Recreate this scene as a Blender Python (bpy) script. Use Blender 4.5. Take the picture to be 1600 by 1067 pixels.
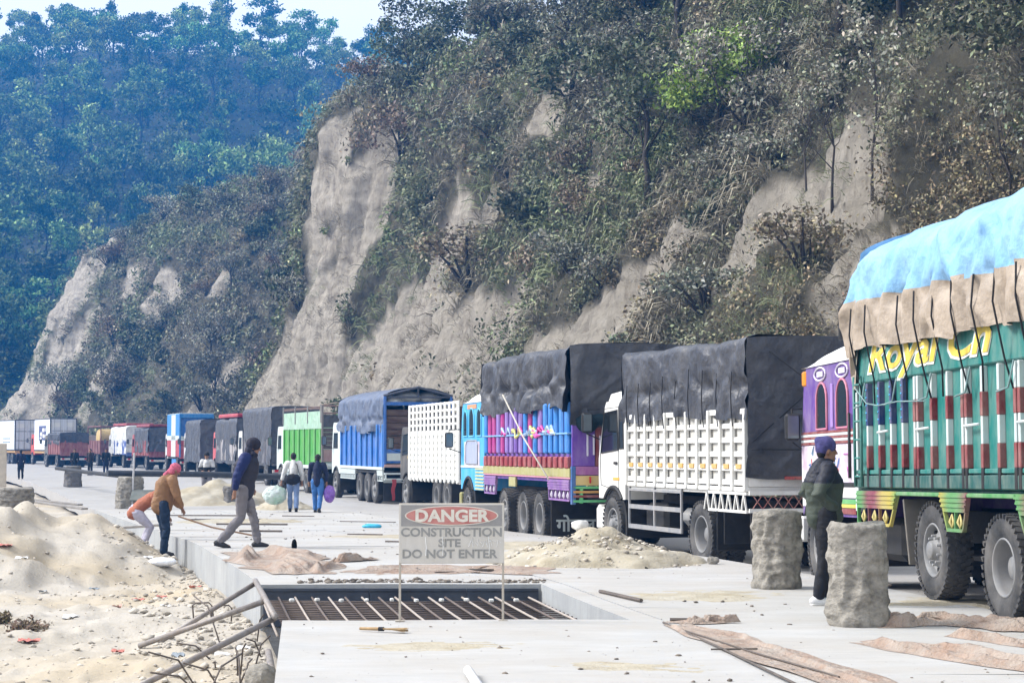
import bpy, math, random
import numpy as np
from mathutils import Vector, Matrix
R = math.radians
for _o in list(bpy.data.objects): bpy.data.objects.remove(_o, do_unlink=True)
SC = bpy.context.scene
COL = SC.collection

# ------------------------------------------------------------ camera, sky, sun
_c = bpy.data.cameras.new('camera'); CAM = bpy.data.objects.new('camera', _c); COL.objects.link(CAM)
CAM.location = (0, 0, 1.7); CAM.rotation_euler = (R(90 + 2.99), 0, 0)
_c.sensor_width = 36; _c.lens = 67.5; _c.clip_start = .1; _c.clip_end = 4000
SC.camera = CAM
SUN_EL, SUN_AZ = 40, -84          # azimuth clockwise from +Y
W = bpy.data.worlds.new('World'); SC.world = W; W.use_nodes = True
_n = W.node_tree.nodes; _l = W.node_tree.links
_bg = _n['Background']
_sky = _n.new('ShaderNodeTexSky'); _sky.sky_type = 'NISHITA'; _sky.sun_disc = False
_sky.sun_elevation = R(SUN_EL); _sky.sun_rotation = R(SUN_AZ)
_sky.air_density = 1.0; _sky.dust_density = 4.0; _sky.ozone_density = 1.0
_mx = _n.new('ShaderNodeMix'); _mx.data_type = 'RGBA'; _mx.inputs[0].default_value = .72
_mx.inputs[7].default_value = (11.3, 11.4, 11.6, 1)       # an even cloud layer
_l.new(_sky.outputs[0], _mx.inputs[6]); _l.new(_mx.outputs[2], _bg.inputs[0])
_bg.inputs[1].default_value = .08
_s = bpy.data.lights.new('sun', 'SUN'); SUN = bpy.data.objects.new('sun', _s); COL.objects.link(SUN)
_s.energy = 2.9; _s.angle = R(22); _s.color = (1, .98, .95)
_d = Vector((math.sin(R(SUN_AZ)) * math.cos(R(SUN_EL)), math.cos(R(SUN_AZ)) * math.cos(R(SUN_EL)), math.sin(R(SUN_EL))))
SUN.rotation_euler = _d.to_track_quat('Z', 'Y').to_euler()
SUN.location = (-20, -10, 40)
SC.view_settings.view_transform = 'Standard'; SC.view_settings.look = 'None'
SC.view_settings.exposure = 1.0; SC.view_settings.gamma = 1; SC.view_settings.use_curve_mapping = False
SC.render.engine = 'CYCLES'
SC.cycles.max_bounces = 5; SC.cycles.diffuse_bounces = 2; SC.cycles.glossy_bounces = 2
SC.cycles.transmission_bounces = 2; SC.cycles.volume_bounces = 0; SC.cycles.transparent_max_bounces = 4
SC.cycles.use_adaptive_sampling = True; SC.cycles.adaptive_threshold = .02
SC.cycles.use_denoising = True

# ------------------------------------------------------------ helpers
def tag(o, label=None, cat=None, group=None, kind=None):
    if label: o['label'] = label
    if cat: o['category'] = cat
    if group: o['group'] = group
    if kind: o['kind'] = kind
    return o
def link(o, parent=None):
    COL.objects.link(o)
    if parent is not None: o.parent = parent
    return o
def empty(name, loc=(0, 0, 0), rz=0, parent=None):
    o = bpy.data.objects.new(name, None); o.empty_display_size = .2
    o.location = loc; o.rotation_euler = (0, 0, rz); return link(o, parent)
def inst(name, mesh, parent=None, loc=(0, 0, 0), rot=(0, 0, 0), sc=(1, 1, 1)):
    o = bpy.data.objects.new(name, mesh); o.location = loc; o.rotation_euler = rot
    o.scale = (sc, sc, sc) if isinstance(sc, (int, float)) else sc
    return link(o, parent)
def copy_tree(o, parent=None):
    c = o.copy(); link(c); c.parent = parent
    for ch in [x for x in bpy.data.objects if x.parent is o]: copy_tree(ch, c)
    return c

class MB:
    """collects geometry; build() makes ONE mesh object"""
    def __init__(s): s.v = []; s.f = []; s.m = []; s.cur = 0
    def add(s, vs, fs):
        b = len(s.v); s.v.extend([tuple(p) for p in vs])
        s.f.extend([tuple(b + i for i in f) for f in fs]); s.m.extend([s.cur] * len(fs)); return s
    def mat(s, i): s.cur = i; return s
    def box(s, c, d, rot=None, ch=0.0):
        x, y, z = d[0] / 2, d[1] / 2, d[2] / 2
        if ch <= 0:
            P = [(-x, -y, -z), (x, -y, -z), (x, y, -z), (-x, y, -z), (-x, -y, z), (x, -y, z), (x, y, z), (-x, y, z)]
            F = [(3, 2, 1, 0), (4, 5, 6, 7), (0, 1, 5, 4), (1, 2, 6, 5), (2, 3, 7, 6), (3, 0, 4, 7)]
        else:
            ch = min(ch, x * .9, y * .9, z * .9); P = []; idx = {}
            for sx in (-1, 1):
                for sy in (-1, 1):
                    for sz in (-1, 1):
                        for a in range(3):
                            idx[(sx, sy, sz, a)] = len(P)
                            P.append((sx * (x - (0 if a == 0 else ch)), sy * (y - (0 if a == 1 else ch)), sz * (z - (0 if a == 2 else ch))))
            F = []
            for a in range(3):
                for sg in (-1, 1):
                    b, c2 = (a + 1) % 3, (a + 2) % 3; q = []
                    for (p, r) in ((-1, -1), (1, -1), (1, 1), (-1, 1)):
                        k = [0, 0, 0]; k[a] = sg; k[b] = p; k[c2] = r; q.append(idx[(*k, a)])
                    F.append(tuple(q if sg > 0 else q[::-1]))
            for a in range(3):
                b, c2 = (a + 1) % 3, (a + 2) % 3
                for p in (-1, 1):
                    for r in (-1, 1):
                        k0 = [0, 0, 0]; k0[a] = -1; k0[b] = p; k0[c2] = r; k1 = list(k0); k1[a] = 1
                        q = [idx[(*k0, b)], idx[(*k1, b)], idx[(*k1, c2)], idx[(*k0, c2)]]
                        F.append(tuple(q if p * r < 0 else q[::-1]))
            for sx in (-1, 1):
                for sy in (-1, 1):
                    for sz in (-1, 1):
                        q = [idx[(sx, sy, sz, a)] for a in range(3)]
                        F.append(tuple(q if sx * sy * sz > 0 else q[::-1]))
        if rot is not None:
            M = rot if isinstance(rot, Matrix) else Matrix.Rotation(rot, 3, 'Z')
            P = [M @ Vector(p) for p in P]
        return s.add([(p[0] + c[0], p[1] + c[1], p[2] + c[2]) for p in P], F)
    def bar(s, a, b, w, h, ch=0):
        a = Vector(a); b = Vector(b); d = b - a; L = d.length
        M = d.to_track_quat('Y', 'Z').to_matrix()
        return s.box((a + b) / 2, (w, L, h), M, ch)
    def tube(s, pts, r, n=8, cap=True, flat=(1, 1)):
        pts = [Vector(p) for p in pts]; k = len(pts)
        rs = [r] * k if isinstance(r, (int, float)) else list(r)
        t0 = (pts[1] - pts[0]).normalized()
        up = Vector((0, 0, 1)) if abs(t0.z) < .9 else Vector((1, 0, 0))
        V = []; u = t0.cross(up).normalized()
        for i, p in enumerate(pts):
            t = (pts[min(i + 1, k - 1)] - pts[max(i - 1, 0)]).normalized()
            u = (u - t * u.dot(t)); u = u.normalized() if u.length > 1e-6 else t.orthogonal().normalized()
            w = t.cross(u)
            for j in range(n):
                a = 2 * math.pi * j / n
                V.append(p + u * math.cos(a) * rs[i] * flat[0] + w * math.sin(a) * rs[i] * flat[1])
        F = [(i * n + j, i * n + (j + 1) % n, (i + 1) * n + (j + 1) % n, (i + 1) * n + j) for i in range(k - 1) for j in range(n)]
        if cap: F += [tuple(range(n - 1, -1, -1)), tuple((k - 1) * n + j for j in range(n))]
        return s.add(V, F)
    def chain(s, pts, rs, n=12, flat=(1, 1)):
        """tube with rounded ends"""
        pts = [Vector(p) for p in pts]; P = []; Q = []
        d = (pts[0] - pts[1]).normalized(); e = (pts[-1] - pts[-2]).normalized()
        for a in (80, 55, 28): P.append(pts[0] + d * rs[0] * math.sin(R(a))); Q.append(rs[0] * math.cos(R(a)))
        P += pts; Q += list(rs)
        for a in (28, 55, 80): P.append(pts[-1] + e * rs[-1] * math.sin(R(a))); Q.append(rs[-1] * math.cos(R(a)))
        return s.tube(P, Q, n, True, flat)
    def ball(s, c, r, n=16, m=10, rot=None):
        r = (r, r, r) if isinstance(r, (int, float)) else r; V = [Vector((0, 0, r[2]))]
        for i in range(1, m):
            a = math.pi * i / m
            for j in range(n):
                b = 2 * math.pi * j / n; V.append(Vector((r[0] * math.sin(a) * math.cos(b), r[1] * math.sin(a) * math.sin(b), r[2] * math.cos(a))))
        V.append(Vector((0, 0, -r[2]))); F = []
        for j in range(n):
            F.append((0, 1 + j, 1 + (j + 1) % n)); e = 1 + (m - 2) * n
            F.append((e + (j + 1) % n, e + j, len(V) - 1))
        for i in range(m - 2):
            for j in range(n): F.append((1 + i * n + j, 1 + (i + 1) * n + j, 1 + (i + 1) * n + (j + 1) % n, 1 + i * n + (j + 1) % n))
        if rot is not None: V = [rot @ p for p in V]
        return s.add([p + Vector(c) for p in V], F)
    def lathe(s, prof, n=32, c=(0, 0, 0), axis='X'):
        """prof: (along axis, radius)"""
        V = []
        for (a, r) in prof:
            for j in range(n):
                t = 2 * math.pi * j / n; p, q = r * math.cos(t), r * math.sin(t)
                V.append((c[0] + a, c[1] + p, c[2] + q) if axis == 'X' else (c[0] + p, c[1] + q, c[2] + a))
        k = len(prof)
        F = [(i * n + j, i * n + (j + 1) % n, (i + 1) * n + (j + 1) % n, (i + 1) * n + j) for i in range(k - 1) for j in range(n)]
        if prof[0][1] > 1e-6 and prof[0][1] < .02: pass
        return s.add(V, F)
    def prism(s, poly, a, b, plane='YZ'):
        """polygon in a plane, extruded between a and b along the missing axis"""
        def pt(p, q): return {'YZ': (q, p[0], p[1]), 'XZ': (p[0], q, p[1]), 'XY': (p[0], p[1], q)}[plane]
        n = len(poly); V = [pt(p, a) for p in poly] + [pt(p, b) for p in poly]
        F = [tuple(range(n - 1, -1, -1)), tuple(range(n, 2 * n))] + [(i, (i + 1) % n, n + (i + 1) % n, n + i) for i in range(n)]
        return s.add(V, F)
    def grid(s, fn, nu, nv, wrap=False):
        V = [fn(i / nu, j / nv) for j in range(nv + 1) for i in range(nu + 1)]; w = nu + 1
        return s.add(V, [(j * w + i, j * w + i + 1, (j + 1) * w + i + 1, (j + 1) * w + i) for j in range(nv) for i in range(nu)])
    def mesh(s, name, mats, smooth=False):
        me = bpy.data.meshes.new(name); me.from_pydata(s.v, [], s.f)
        for m in (mats if isinstance(mats, (list, tuple)) else [mats]): me.materials.append(m)
        me.polygons.foreach_set('material_index', s.m)
        if smooth: me.polygons.foreach_set('use_smooth', [True] * len(s.f))
        me.update(); return me
    def build(s, name, mats, parent=None, smooth=False, loc=(0, 0, 0), rot=(0, 0, 0), autosm=False, fix=False, kind=None):
        me = s.mesh(name, mats, smooth)
        if fix:
            import bmesh
            bm = bmesh.new(); bm.from_mesh(me); bmesh.ops.recalc_face_normals(bm, faces=bm.faces); bm.to_mesh(me); bm.free()
        if autosm:
            me.polygons.foreach_set('use_smooth', [True] * len(me.polygons)); me.set_sharp_from_angle(angle=R(38))
        o = bpy.data.objects.new(name, me); o.location = loc; o.rotation_euler = rot
        if kind: o['kind'] = kind
        return link(o, parent)

def evald(ob):
    bpy.context.view_layer.update(); dg = bpy.context.evaluated_depsgraph_get()
    return bpy.data.meshes.new_from_object(ob.evaluated_get(dg))
def remesh(mb, name, mats, voxel=.012, parent=None, smooth_it=4, wr=0, wr_scale=9, zband=None, seed=0):
    """fuses overlapping shapes into one continuous skin"""
    me = mb.mesh(name, mats); o = bpy.data.objects.new(name, me); COL.objects.link(o)
    md = o.modifiers.new('r', 'REMESH'); md.mode = 'VOXEL'; md.voxel_size = voxel
    if smooth_it: sm = o.modifiers.new('s', 'SMOOTH'); sm.iterations = smooth_it; sm.factor = .5
    me2 = evald(o); bpy.data.objects.remove(o, do_unlink=True); me2.name = name
    n = len(me2.vertices); co = np.empty(n * 3); me2.vertices.foreach_get('co', co); co = co.reshape(-1, 3)
    if wr:
        no = np.empty(n * 3); me2.vertices.foreach_get('normal', no); no = no.reshape(-1, 3)
        h = vnoise(co * wr_scale + seed) + .9 * (.4 - np.abs(vnoise(co * np.array([1.0, 1.0, 2.2]) * wr_scale * 1.1 + seed + 7))) + .3 * vnoise(co * wr_scale * 3 + seed)
        co = co + no * (h * wr)[:, None]; me2.vertices.foreach_set('co', co.ravel())
    me2.materials.clear()
    for m in (mats if isinstance(mats, (list, tuple)) else [mats]): me2.materials.append(m)
    mi = np.zeros(len(me2.polygons), dtype=np.int32)
    if zband is not None:
        ce = np.empty(len(me2.polygons) * 3); me2.polygons.foreach_get('center', ce); mi = zband(ce.reshape(-1, 3)).astype(np.int32)
    me2.polygons.foreach_set('material_index', mi)
    me2.polygons.foreach_set('use_smooth', [True] * len(me2.polygons)); me2.update()
    o = bpy.data.objects.new(name, me2); return link(o, parent)

def _hash(i, j, k):
    h = (i * 374761393 + j * 668265263 + k * 1274126177) & 0x7fffffff
    h = ((h ^ (h >> 13)) * 1103515245) & 0x7fffffff
    return ((h ^ (h >> 16)) & 0xffff) / 32767.5 - 1.0
def vnoise(p):
    p = np.asarray(p, dtype=np.float64); i = np.floor(p).astype(np.int64); f = p - i; f = f * f * (3 - 2 * f); out = 0
    for dx in (0, 1):
        for dy in (0, 1):
            for dz in (0, 1):
                w = (f[..., 0] if dx else 1 - f[..., 0]) * (f[..., 1] if dy else 1 - f[..., 1]) * (f[..., 2] if dz else 1 - f[..., 2])
                out = out + w * _hash(i[..., 0] + dx, i[..., 1] + dy, i[..., 2] + dz)
    return out
def fbm(p, o=4):
    p = np.asarray(p, dtype=np.float64); a = 1.0; t = 0
    for k in range(o): t = t + a * vnoise(p * 2 ** k + 17.3 * k); a *= .5
    return t
def np_mesh(name, co, faces, mats, smooth=False, tint=None, mi=None):
    """co (n,3), faces (m,3|4) numpy"""
    me = bpy.data.meshes.new(name); k = faces.shape[1]
    me.vertices.add(len(co)); me.vertices.foreach_set('co', np.asarray(co, dtype=np.float32).ravel())
    me.loops.add(faces.size); me.loops.foreach_set('vertex_index', faces.ravel().astype(np.int32))
    me.polygons.add(len(faces)); me.polygons.foreach_set('loop_start', np.arange(0, faces.size, k, dtype=np.int32))
    for m in (mats if isinstance(mats, (list, tuple)) else [mats]): me.materials.append(m)
    if smooth: me.polygons.foreach_set('use_smooth', np.ones(len(faces), dtype=bool))
    if mi is not None: me.polygons.foreach_set('material_index', mi.astype(np.int32))
    if tint is not None:
        at = me.attributes.new('tint', 'FLOAT_COLOR', 'POINT')
        t = np.ones((len(co), 4), dtype=np.float32); t[:, :3] = tint; at.data.foreach_set('color', t.ravel())
    me.update(calc_edges=True); return me

# ------------------------------------------------------------ materials
def mat(name, col, rough=.75, var=.14, scale=5.0, bump=0.0, bscale=40.0, metal=0.0, dirt=0.0, dcol=(.36, .32, .27), dscale=1.6, spec=.35, stretch=(1, 1, 1), coat=0, bdist=.02):
    m = bpy.data.materials.new(name); m.use_nodes = True; n = m.node_tree.nodes; l = m.node_tree.links
    b = n['Principled BSDF']; tc = n.new('ShaderNodeTexCoord'); mp = n.new('ShaderNodeMapping')
    mp.inputs['Scale'].default_value = stretch; l.new(tc.outputs['Object'], mp.inputs[0])
    nz = n.new('ShaderNodeTexNoise'); nz.inputs['Scale'].default_value = scale; nz.inputs['Detail'].default_value = 6
    nz.inputs['Roughness'].default_value = .65; l.new(mp.outputs[0], nz.inputs['Vector'])
    rp = n.new('ShaderNodeValToRGB'); e = rp.color_ramp.elements
    e[0].position = .28; e[1].position = .74
    e[0].color = (*[max(0, c * (1 - var)) for c in col], 1); e[1].color = (*[min(1, c * (1 + var)) for c in col], 1)
    l.new(nz.outputs[0], rp.inputs[0]); out = rp.outputs[0]
    if dirt > 0:
        n2 = n.new('ShaderNodeTexNoise'); n2.inputs['Scale'].default_value = dscale; n2.inputs['Detail'].default_value = 8; n2.inputs['Roughness'].default_value = .7
        l.new(mp.outputs[0], n2.inputs['Vector'])
        mr = n.new('ShaderNodeMapRange'); mr.inputs[1].default_value = .38; mr.inputs[2].default_value = .72; mr.inputs[3].default_value = 0.0; mr.inputs[4].default_value = dirt
        l.new(n2.outputs[0], mr.inputs[0])
        mx = n.new('ShaderNodeMix'); mx.data_type = 'RGBA'; mx.inputs[7].default_value = (*dcol, 1)
        l.new(mr.outputs[0], mx.inputs[0]); l.new(out, mx.inputs[6]); out = mx.outputs[2]
    l.new(out, b.inputs['Base Color'])
    b.inputs['Roughness'].default_value = rough; b.inputs['Metallic'].default_value = metal
    b.inputs['Specular IOR Level'].default_value = spec
    if coat: b.inputs['Coat Weight'].default_value = coat
    if bump > 0:
        n3 = n.new('ShaderNodeTexNoise'); n3.inputs['Scale'].default_value = bscale; n3.inputs['Detail'].default_value = 6
        l.new(mp.outputs[0], n3.inputs['Vector'])
        bp = n.new('ShaderNodeBump'); bp.inputs['Strength'].default_value = bump; bp.inputs['Distance'].default_value = bdist
        l.new(n3.outputs[0], bp.inputs['Height']); l.new(bp.outputs[0], b.inputs['Normal'])
    return m
def leaf_mat(name, col, rough=.6, hue=.04, val=.35, spec=.25):
    m = bpy.data.materials.new(name); m.use_nodes = True; n = m.node_tree.nodes; l = m.node_tree.links; b = n['Principled BSDF']
    at = n.new('ShaderNodeAttribute'); at.attribute_name = 'tint'
    oi = n.new('ShaderNodeObjectInfo')
    mx = n.new('ShaderNodeMix'); mx.data_type = 'RGBA'; mx.blend_type = 'MULTIPLY'; mx.inputs[0].default_value = 1
    mx.inputs[6].default_value = (*col, 1); l.new(at.outputs['Color'], mx.inputs[7])
    hs = n.new('ShaderNodeHueSaturation'); l.new(mx.outputs[2], hs.inputs['Color'])
    m1 = n.new('ShaderNodeMapRange'); m1.inputs[3].default_value = .5 - hue; m1.inputs[4].default_value = .5 + hue; l.new(oi.outputs['Random'], m1.inputs[0]); l.new(m1.outputs[0], hs.inputs['Hue'])
    wn = n.new('ShaderNodeTexWhiteNoise'); wn.noise_dimensions = '1D'; l.new(oi.outputs['Random'], wn.inputs['W'])
    m2 = n.new('ShaderNodeMapRange'); m2.inputs[3].default_value = 1 - val; m2.inputs[4].default_value = 1 + val; l.new(wn.outputs[0], m2.inputs[0]); l.new(m2.outputs[0], hs.inputs['Value'])
    l.new(hs.outputs[0], b.inputs['Base Color']); b.inputs['Roughness'].default_value = rough; b.inputs['Specular IOR Level'].default_value = spec
    return m
_MC = {}
def paint(col, dirt=.35, rough=.5, **k):
    """weathered vehicle paint, one material per colour"""
    key = (tuple(col), dirt, rough, tuple(sorted(k.items())))
    if key not in _MC: _MC[key] = mat('paint', col, rough + .08, .16, 3.0, dirt=min(.8, dirt * 1.5), dscale=3.0, bump=.12, bscale=9, stretch=(1.6, 1.6, .7), **k)
    return _MC[key]
M = {}
M['black'] = mat('black_steel', (.012, .012, .013), .6, .3, dirt=.25, dcol=(.12, .11, .1))
M['chassis'] = mat('chassis_steel', (.016, .016, .018), .7, .3, dirt=.35, dcol=(.16, .14, .12))
M['tyre'] = mat('tyre_rubber', (.030, .031, .033), .85, .25, 8, dirt=.75, dcol=(.17, .16, .15), bump=.15)
M['rim'] = mat('rim_steel', (.20, .205, .21), .55, .2, dirt=.6, dcol=(.26, .24, .22))
M['hub'] = mat('hub_steel', (.30, .31, .32), .5, .25, dirt=.4)
M['glass'] = mat('window_glass', (.012, .015, .018), .08, .1, spec=.6)
M['mirrorg'] = mat('mirror_glass', (.16, .19, .21), .15, .1, metal=.4)
M['white'] = paint((.74, .74, .71), .35)
M['chrome'] = mat('worn_chrome', (.5, .5, .5), .3, .2, metal=.8, dirt=.4)
M['rope'] = mat('rope', (.02, .02, .022), .9, .3)
M['ropel'] = mat('rope_pale', (.20, .30, .30), .9, .3)
M['lamp'] = mat('lamp_red', (.45, .02, .02), .25, .1)
M['lampo'] = mat('lamp_amber', (.7, .25, .02), .25, .1)
M['skin'] = mat('skin_tone', (.26, .14, .09), .6, .12, 12)
M['hair'] = mat('hair_black', (.012, .011, .010), .7, .2)
M['eye'] = mat('eye_dark', (.015, .012, .01), .2, .1)
# ------------------------------------------------------------ the lie of the land
def z0(y): return float(np.interp(y, [0, 17, 32, 45, 60, 90, 700], [0, 0, -.03, -.24, -.41, -.46, -.46]))
def zroad(y): return float(np.interp(y, [0, 14, 20, 30, 45, 60, 90, 700], [0, -.01, -.05, -.26, -.34, -.42, -.46, -.46])) - .012
_EY = [0, 6, 10, 13.5, 18.5, 23.5, 29, 35, 46, 60, 90, 120, 150, 180, 210, 250, 300, 360]
_EX = [-.75, -.92, -1.25, -1.66, -2.2, -3.07, -4.4, -5.9, -9.0, -13.0, -21.8, -31, -42, -56, -73, -100, -140, -190]
def E(y): return float(np.interp(y, _EY, _EX))
_FY = [2, 12, 25, 35, 45, 60, 78, 95, 118, 138, 160, 180, 200, 240, 270, 320]
_FX = [16, 15, 13.2, 10.5, 7.6, 3.4, -1.8, -7, -13.6, -19.6, -27.5, -35.5, -45, -63, -76, -96]
def FX(y): return float(np.interp(y, _FY, _FX))

def concrete(name, col, streak=False, dirt=.5, dcol=(.30, .28, .26)):
    m = mat(name, col, .9, .10, 1.4, bump=.25, bscale=60, dirt=dirt, dcol=dcol, dscale=.55, stretch=(.7, 1.3, 1))
    n = m.node_tree.nodes; l = m.node_tree.links; b = n['Principled BSDF']
    tc = n['Texture Coordinate']; src = b.inputs['Base Color'].links[0].from_socket
    mp = n.new('ShaderNodeMapping'); mp.inputs['Scale'].default_value = (.5, 7, 7) if not streak else (3.0, 3.0, .35); mp.inputs['Rotation'].default_value = (0, 0, .25)
    l.new(tc.outputs['Object'], mp.inputs[0])
    nz = n.new('ShaderNodeTexNoise'); nz.inputs['Scale'].default_value = 2.2; nz.inputs['Detail'].default_value = 9; nz.inputs['Roughness'].default_value = .72
    l.new(mp.outputs[0], nz.inputs['Vector'])
    mr = n.new('ShaderNodeMapRange'); mr.inputs[1].default_value = .5; mr.inputs[2].default_value = .82; mr.inputs[4].default_value = .55 if not streak else .75
    l.new(nz.outputs[0], mr.inputs[0])
    mx = n.new('ShaderNodeMix'); mx.data_type = 'RGBA'; mx.inputs[7].default_value = (*[c * .62 for c in col], 1)
    l.new(mr.outputs[0], mx.inputs[0]); l.new(src, mx.inputs[6])
    # scattered dark specks
    vo = n.new('ShaderNodeTexNoise'); vo.inputs['Scale'].default_value = 16; vo.inputs['Detail'].default_value = 4; l.new(tc.outputs['Object'], vo.inputs['Vector'])
    m2 = n.new('ShaderNodeMapRange'); m2.inputs[1].default_value = .66; m2.inputs[2].default_value = .74; m2.inputs[4].default_value = .5; l.new(vo.outputs[0], m2.inputs[0])
    m3 = n.new('ShaderNodeMix'); m3.data_type = 'RGBA'; m3.inputs[7].default_value = (.2, .185, .17, 1)
    l.new(m2.outputs[0], m3.inputs[0]); l.new(mx.outputs[2], m3.inputs[6]); l.new(m3.outputs[2], b.inputs['Base Color'])
    return m
M['slab'] = concrete('fresh_concrete', (.42, .415, .40), dirt=.8, dcol=(.36, .325, .28))
M['slabface'] = concrete('formed_concrete_face', (.36, .37, .37), True, .6, (.22, .23, .24))
M['road'] = concrete('dusty_road', (.37, .36, .345), dirt=.55, dcol=(.30, .28, .26))
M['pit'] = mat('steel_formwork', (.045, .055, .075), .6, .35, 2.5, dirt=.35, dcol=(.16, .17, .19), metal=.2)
M['rebar'] = mat('rebar_steel', (.10, .085, .075), .7, .3, 20, metal=.3, dirt=.5, dcol=(.2, .16, .13))

def strip(name, xl, xr, y0, y1, mats, parent, dz=0.0, thick=.58, cols=8, step=.6, rough=.006, seed=0, zf=None):
    zf = zf or z0
    """a cast panel between two lane edges: top sheet and its four faces"""
    ny = max(2, int((y1 - y0) / step)); mb = MB(); V = []; T = []
    for j in range(ny + 1):
        y = y0 + (y1 - y0) * j / ny; a, b = xl(y), xr(y)
        for i in range(cols + 1):
            x = a + (b - a) * i / cols
            V.append((x, y, zf(y) + dz + rough * .7 * (math.sin(x * 1.9 + seed) + math.sin(y * 1.1 + x * .7))))
    w = cols + 1
    mb.mat(0).add(V, [(j * w + i, j * w + i + 1, (j + 1) * w + i + 1, (j + 1) * w + i) for j in range(ny) for i in range(cols)])
    ring = [i for i in range(w)] + [j * w + cols for j in range(1, ny + 1)] + [ny * w + i for i in range(cols - 1, -1, -1)] + [j * w for j in range(ny - 1, 0, -1)]
    P = [V[k] for k in ring]; n = len(P)
    mb.mat(1).add(P + [(p[0], p[1], p[2] - thick) for p in P], [(i, n + i, n + (i + 1) % n, (i + 1) % n) for i in range(n)])
    return mb.build(name, mats, parent)
B1 = lambda y: E(y) + 3.65
B2 = lambda y: E(y) + 7.3
PITR = lambda y: 1.14 + (y - 18.5) * (-.165)
SLAB = empty('concrete_slab'); tag(SLAB, 'fresh white concrete slab lanes with a raised left edge', None, None, 'structure')
_pm = [M['slab'], M['slabface']]
strip('slab_panel', E, lambda y: B1(y) - .008, 3, 18.5, _pm, SLAB, seed=1, step=.5)
strip('slab_panel', PITR, lambda y: B1(y) - .008, 18.506, 23.3, _pm, SLAB, seed=2, cols=3)
_ys = [23.308, 27.6, 32, 36.5, 41, 46, 52, 60]
for a, b in zip(_ys[:-1], _ys[1:]): strip('slab_panel', E, lambda y: B1(y) - .008, a, b - .012, _pm, SLAB, seed=a, cols=6)
_ys = [3, 9, 14.2, 20, 26, 32, 40, 50, 60]
for a, b in zip(_ys[:-1], _ys[1:]): strip('slab_panel', lambda y: B1(y) + .008, B2, a, b - .012, _pm, SLAB, seed=a + 50, cols=6)
# the truck lane and what lies beyond the slab
_rd = strip('road', lambda y: B2(y) + .01, lambda y: FX(y) + 5, 2, 60, [M['road'], M['road']], None, zf=zroad, thick=.3, cols=14, step=1.2); tag(_rd, None, None, None, 'structure')
_rd = strip('road', E, lambda y: FX(y) + 5, 60.02, 330, [M['road'], M['road']], None, zf=zroad, thick=.4, cols=16, step=3, rough=.03); tag(_rd, None, None, None, 'structure')

# pit in the slab: steel forms, floor
_pit = MB()
def _pw(a, b, th=.05, zt=-.03, zb=-.5):
    _pit.bar((a[0], a[1], (zt + zb) / 2 + z0(a[1])), (b[0], b[1], (zt + zb) / 2 + z0(b[1])), th, zt - zb)
PIT = empty('pit_formwork'); tag(PIT, 'dark steel formwork lining the open pit behind the danger sign', 'formwork')
for a, b in ((-3.0, -1.72), (-1.715, -.55), (-.545, .32)):
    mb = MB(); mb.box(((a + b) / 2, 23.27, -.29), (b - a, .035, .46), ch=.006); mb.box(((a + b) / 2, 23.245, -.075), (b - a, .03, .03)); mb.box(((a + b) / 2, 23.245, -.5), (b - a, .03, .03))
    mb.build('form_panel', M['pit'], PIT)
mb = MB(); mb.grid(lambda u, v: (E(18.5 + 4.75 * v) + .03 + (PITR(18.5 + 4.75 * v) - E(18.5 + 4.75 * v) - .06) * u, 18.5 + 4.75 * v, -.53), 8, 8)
_pf = mb.build('pit_floor', mat('dark_gravel', (.045, .045, .045), .9, .5, 9, bump=.6, bscale=30)); tag(_pf, None, None, None, 'structure')  # one dark mottled colour over the whole pit floor

# ------------------------------------------------------------ dirt ground
def ground_h(x, y):
    x = np.asarray(x, dtype=float); y = np.asarray(y, dtype=float)
    zb = np.interp(y, [0, 17, 32, 45, 60, 90, 700], [0, 0, -.03, -.24, -.41, -.46, -.46])
    e = np.interp(y, _EY, _EX); d = e - x                       # metres left of the slab edge
    p = np.stack([x, y, x * 0], -1)
    h = zb - .56 + .10 * fbm(p * .35, 4) * np.clip(d / 1.2, 0, 1) + .05 * fbm(p * 1.6 + 9, 4) + .035 * fbm(p * 4.5 + 19, 2) * np.clip(d, 0, 1) - .05 * np.abs(vnoise(p * 2.6 + 3)) * np.clip(d, 0, 1)
    def mound(cx, cy, rx, ry, hh, rot=0, pw=1.5):
        c, s = math.cos(rot), math.sin(rot); u = ((x - cx) * c + (y - cy) * s) / rx; v = (-(x - cx) * s + (y - cy) * c) / ry
        q = np.sqrt(u * u + v * v) + .10 * vnoise(p * .8 + 3) + .05 * vnoise(p * 2.1)
        return hh * np.clip(1 - q, 0, 1) ** pw * (1 + .12 * vnoise(p * 1.7 + 5))
    h = h + mound(-8.8, 35.0, 3.3, 5.2, 1.12, .2, .9) + mound(-10.6, 31.0, 3.2, 4.0, .8, 0, 1.0) + mound(-13.6, 47, 4.2, 6, 1.5, .2, 1.2) + mound(-17.2, 58, 3.0, 5, 2.1, 0, 1.2)
    h = h + mound(-6.2, 18.0, 1.8, 1.6, .28) + mound(-4.2, 28.5, 1.2, 2.2, .18) + mound(-3.2, 16.3, 1.2, 1.2, .12)
    h = h + .75 * np.clip((d - 2.6) / 8, 0, 1) * np.clip((y - 38) / 20, 0, 1)
    return np.where(d < 0, zb - .75, np.where(d < .25, np.minimum(h, zb - .5), h))
_rows = [2.0]
while _rows[-1] < 900: _rows.append(_rows[-1] * 1.0065 + .015)
_rows = np.array(_rows)
_ra = np.concatenate([-np.geomspace(1.6, .36, 14)[:-1], np.linspace(-.36, 0, 190), np.array([.02, .1, .3, .7, 1.5])])
_e = np.interp(_rows, _EY, _EX)
_X = _e[:, None] + _ra[None, :] * (_rows[:, None] + 3); _Y = np.repeat(_rows[:, None], len(_ra), 1)
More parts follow.
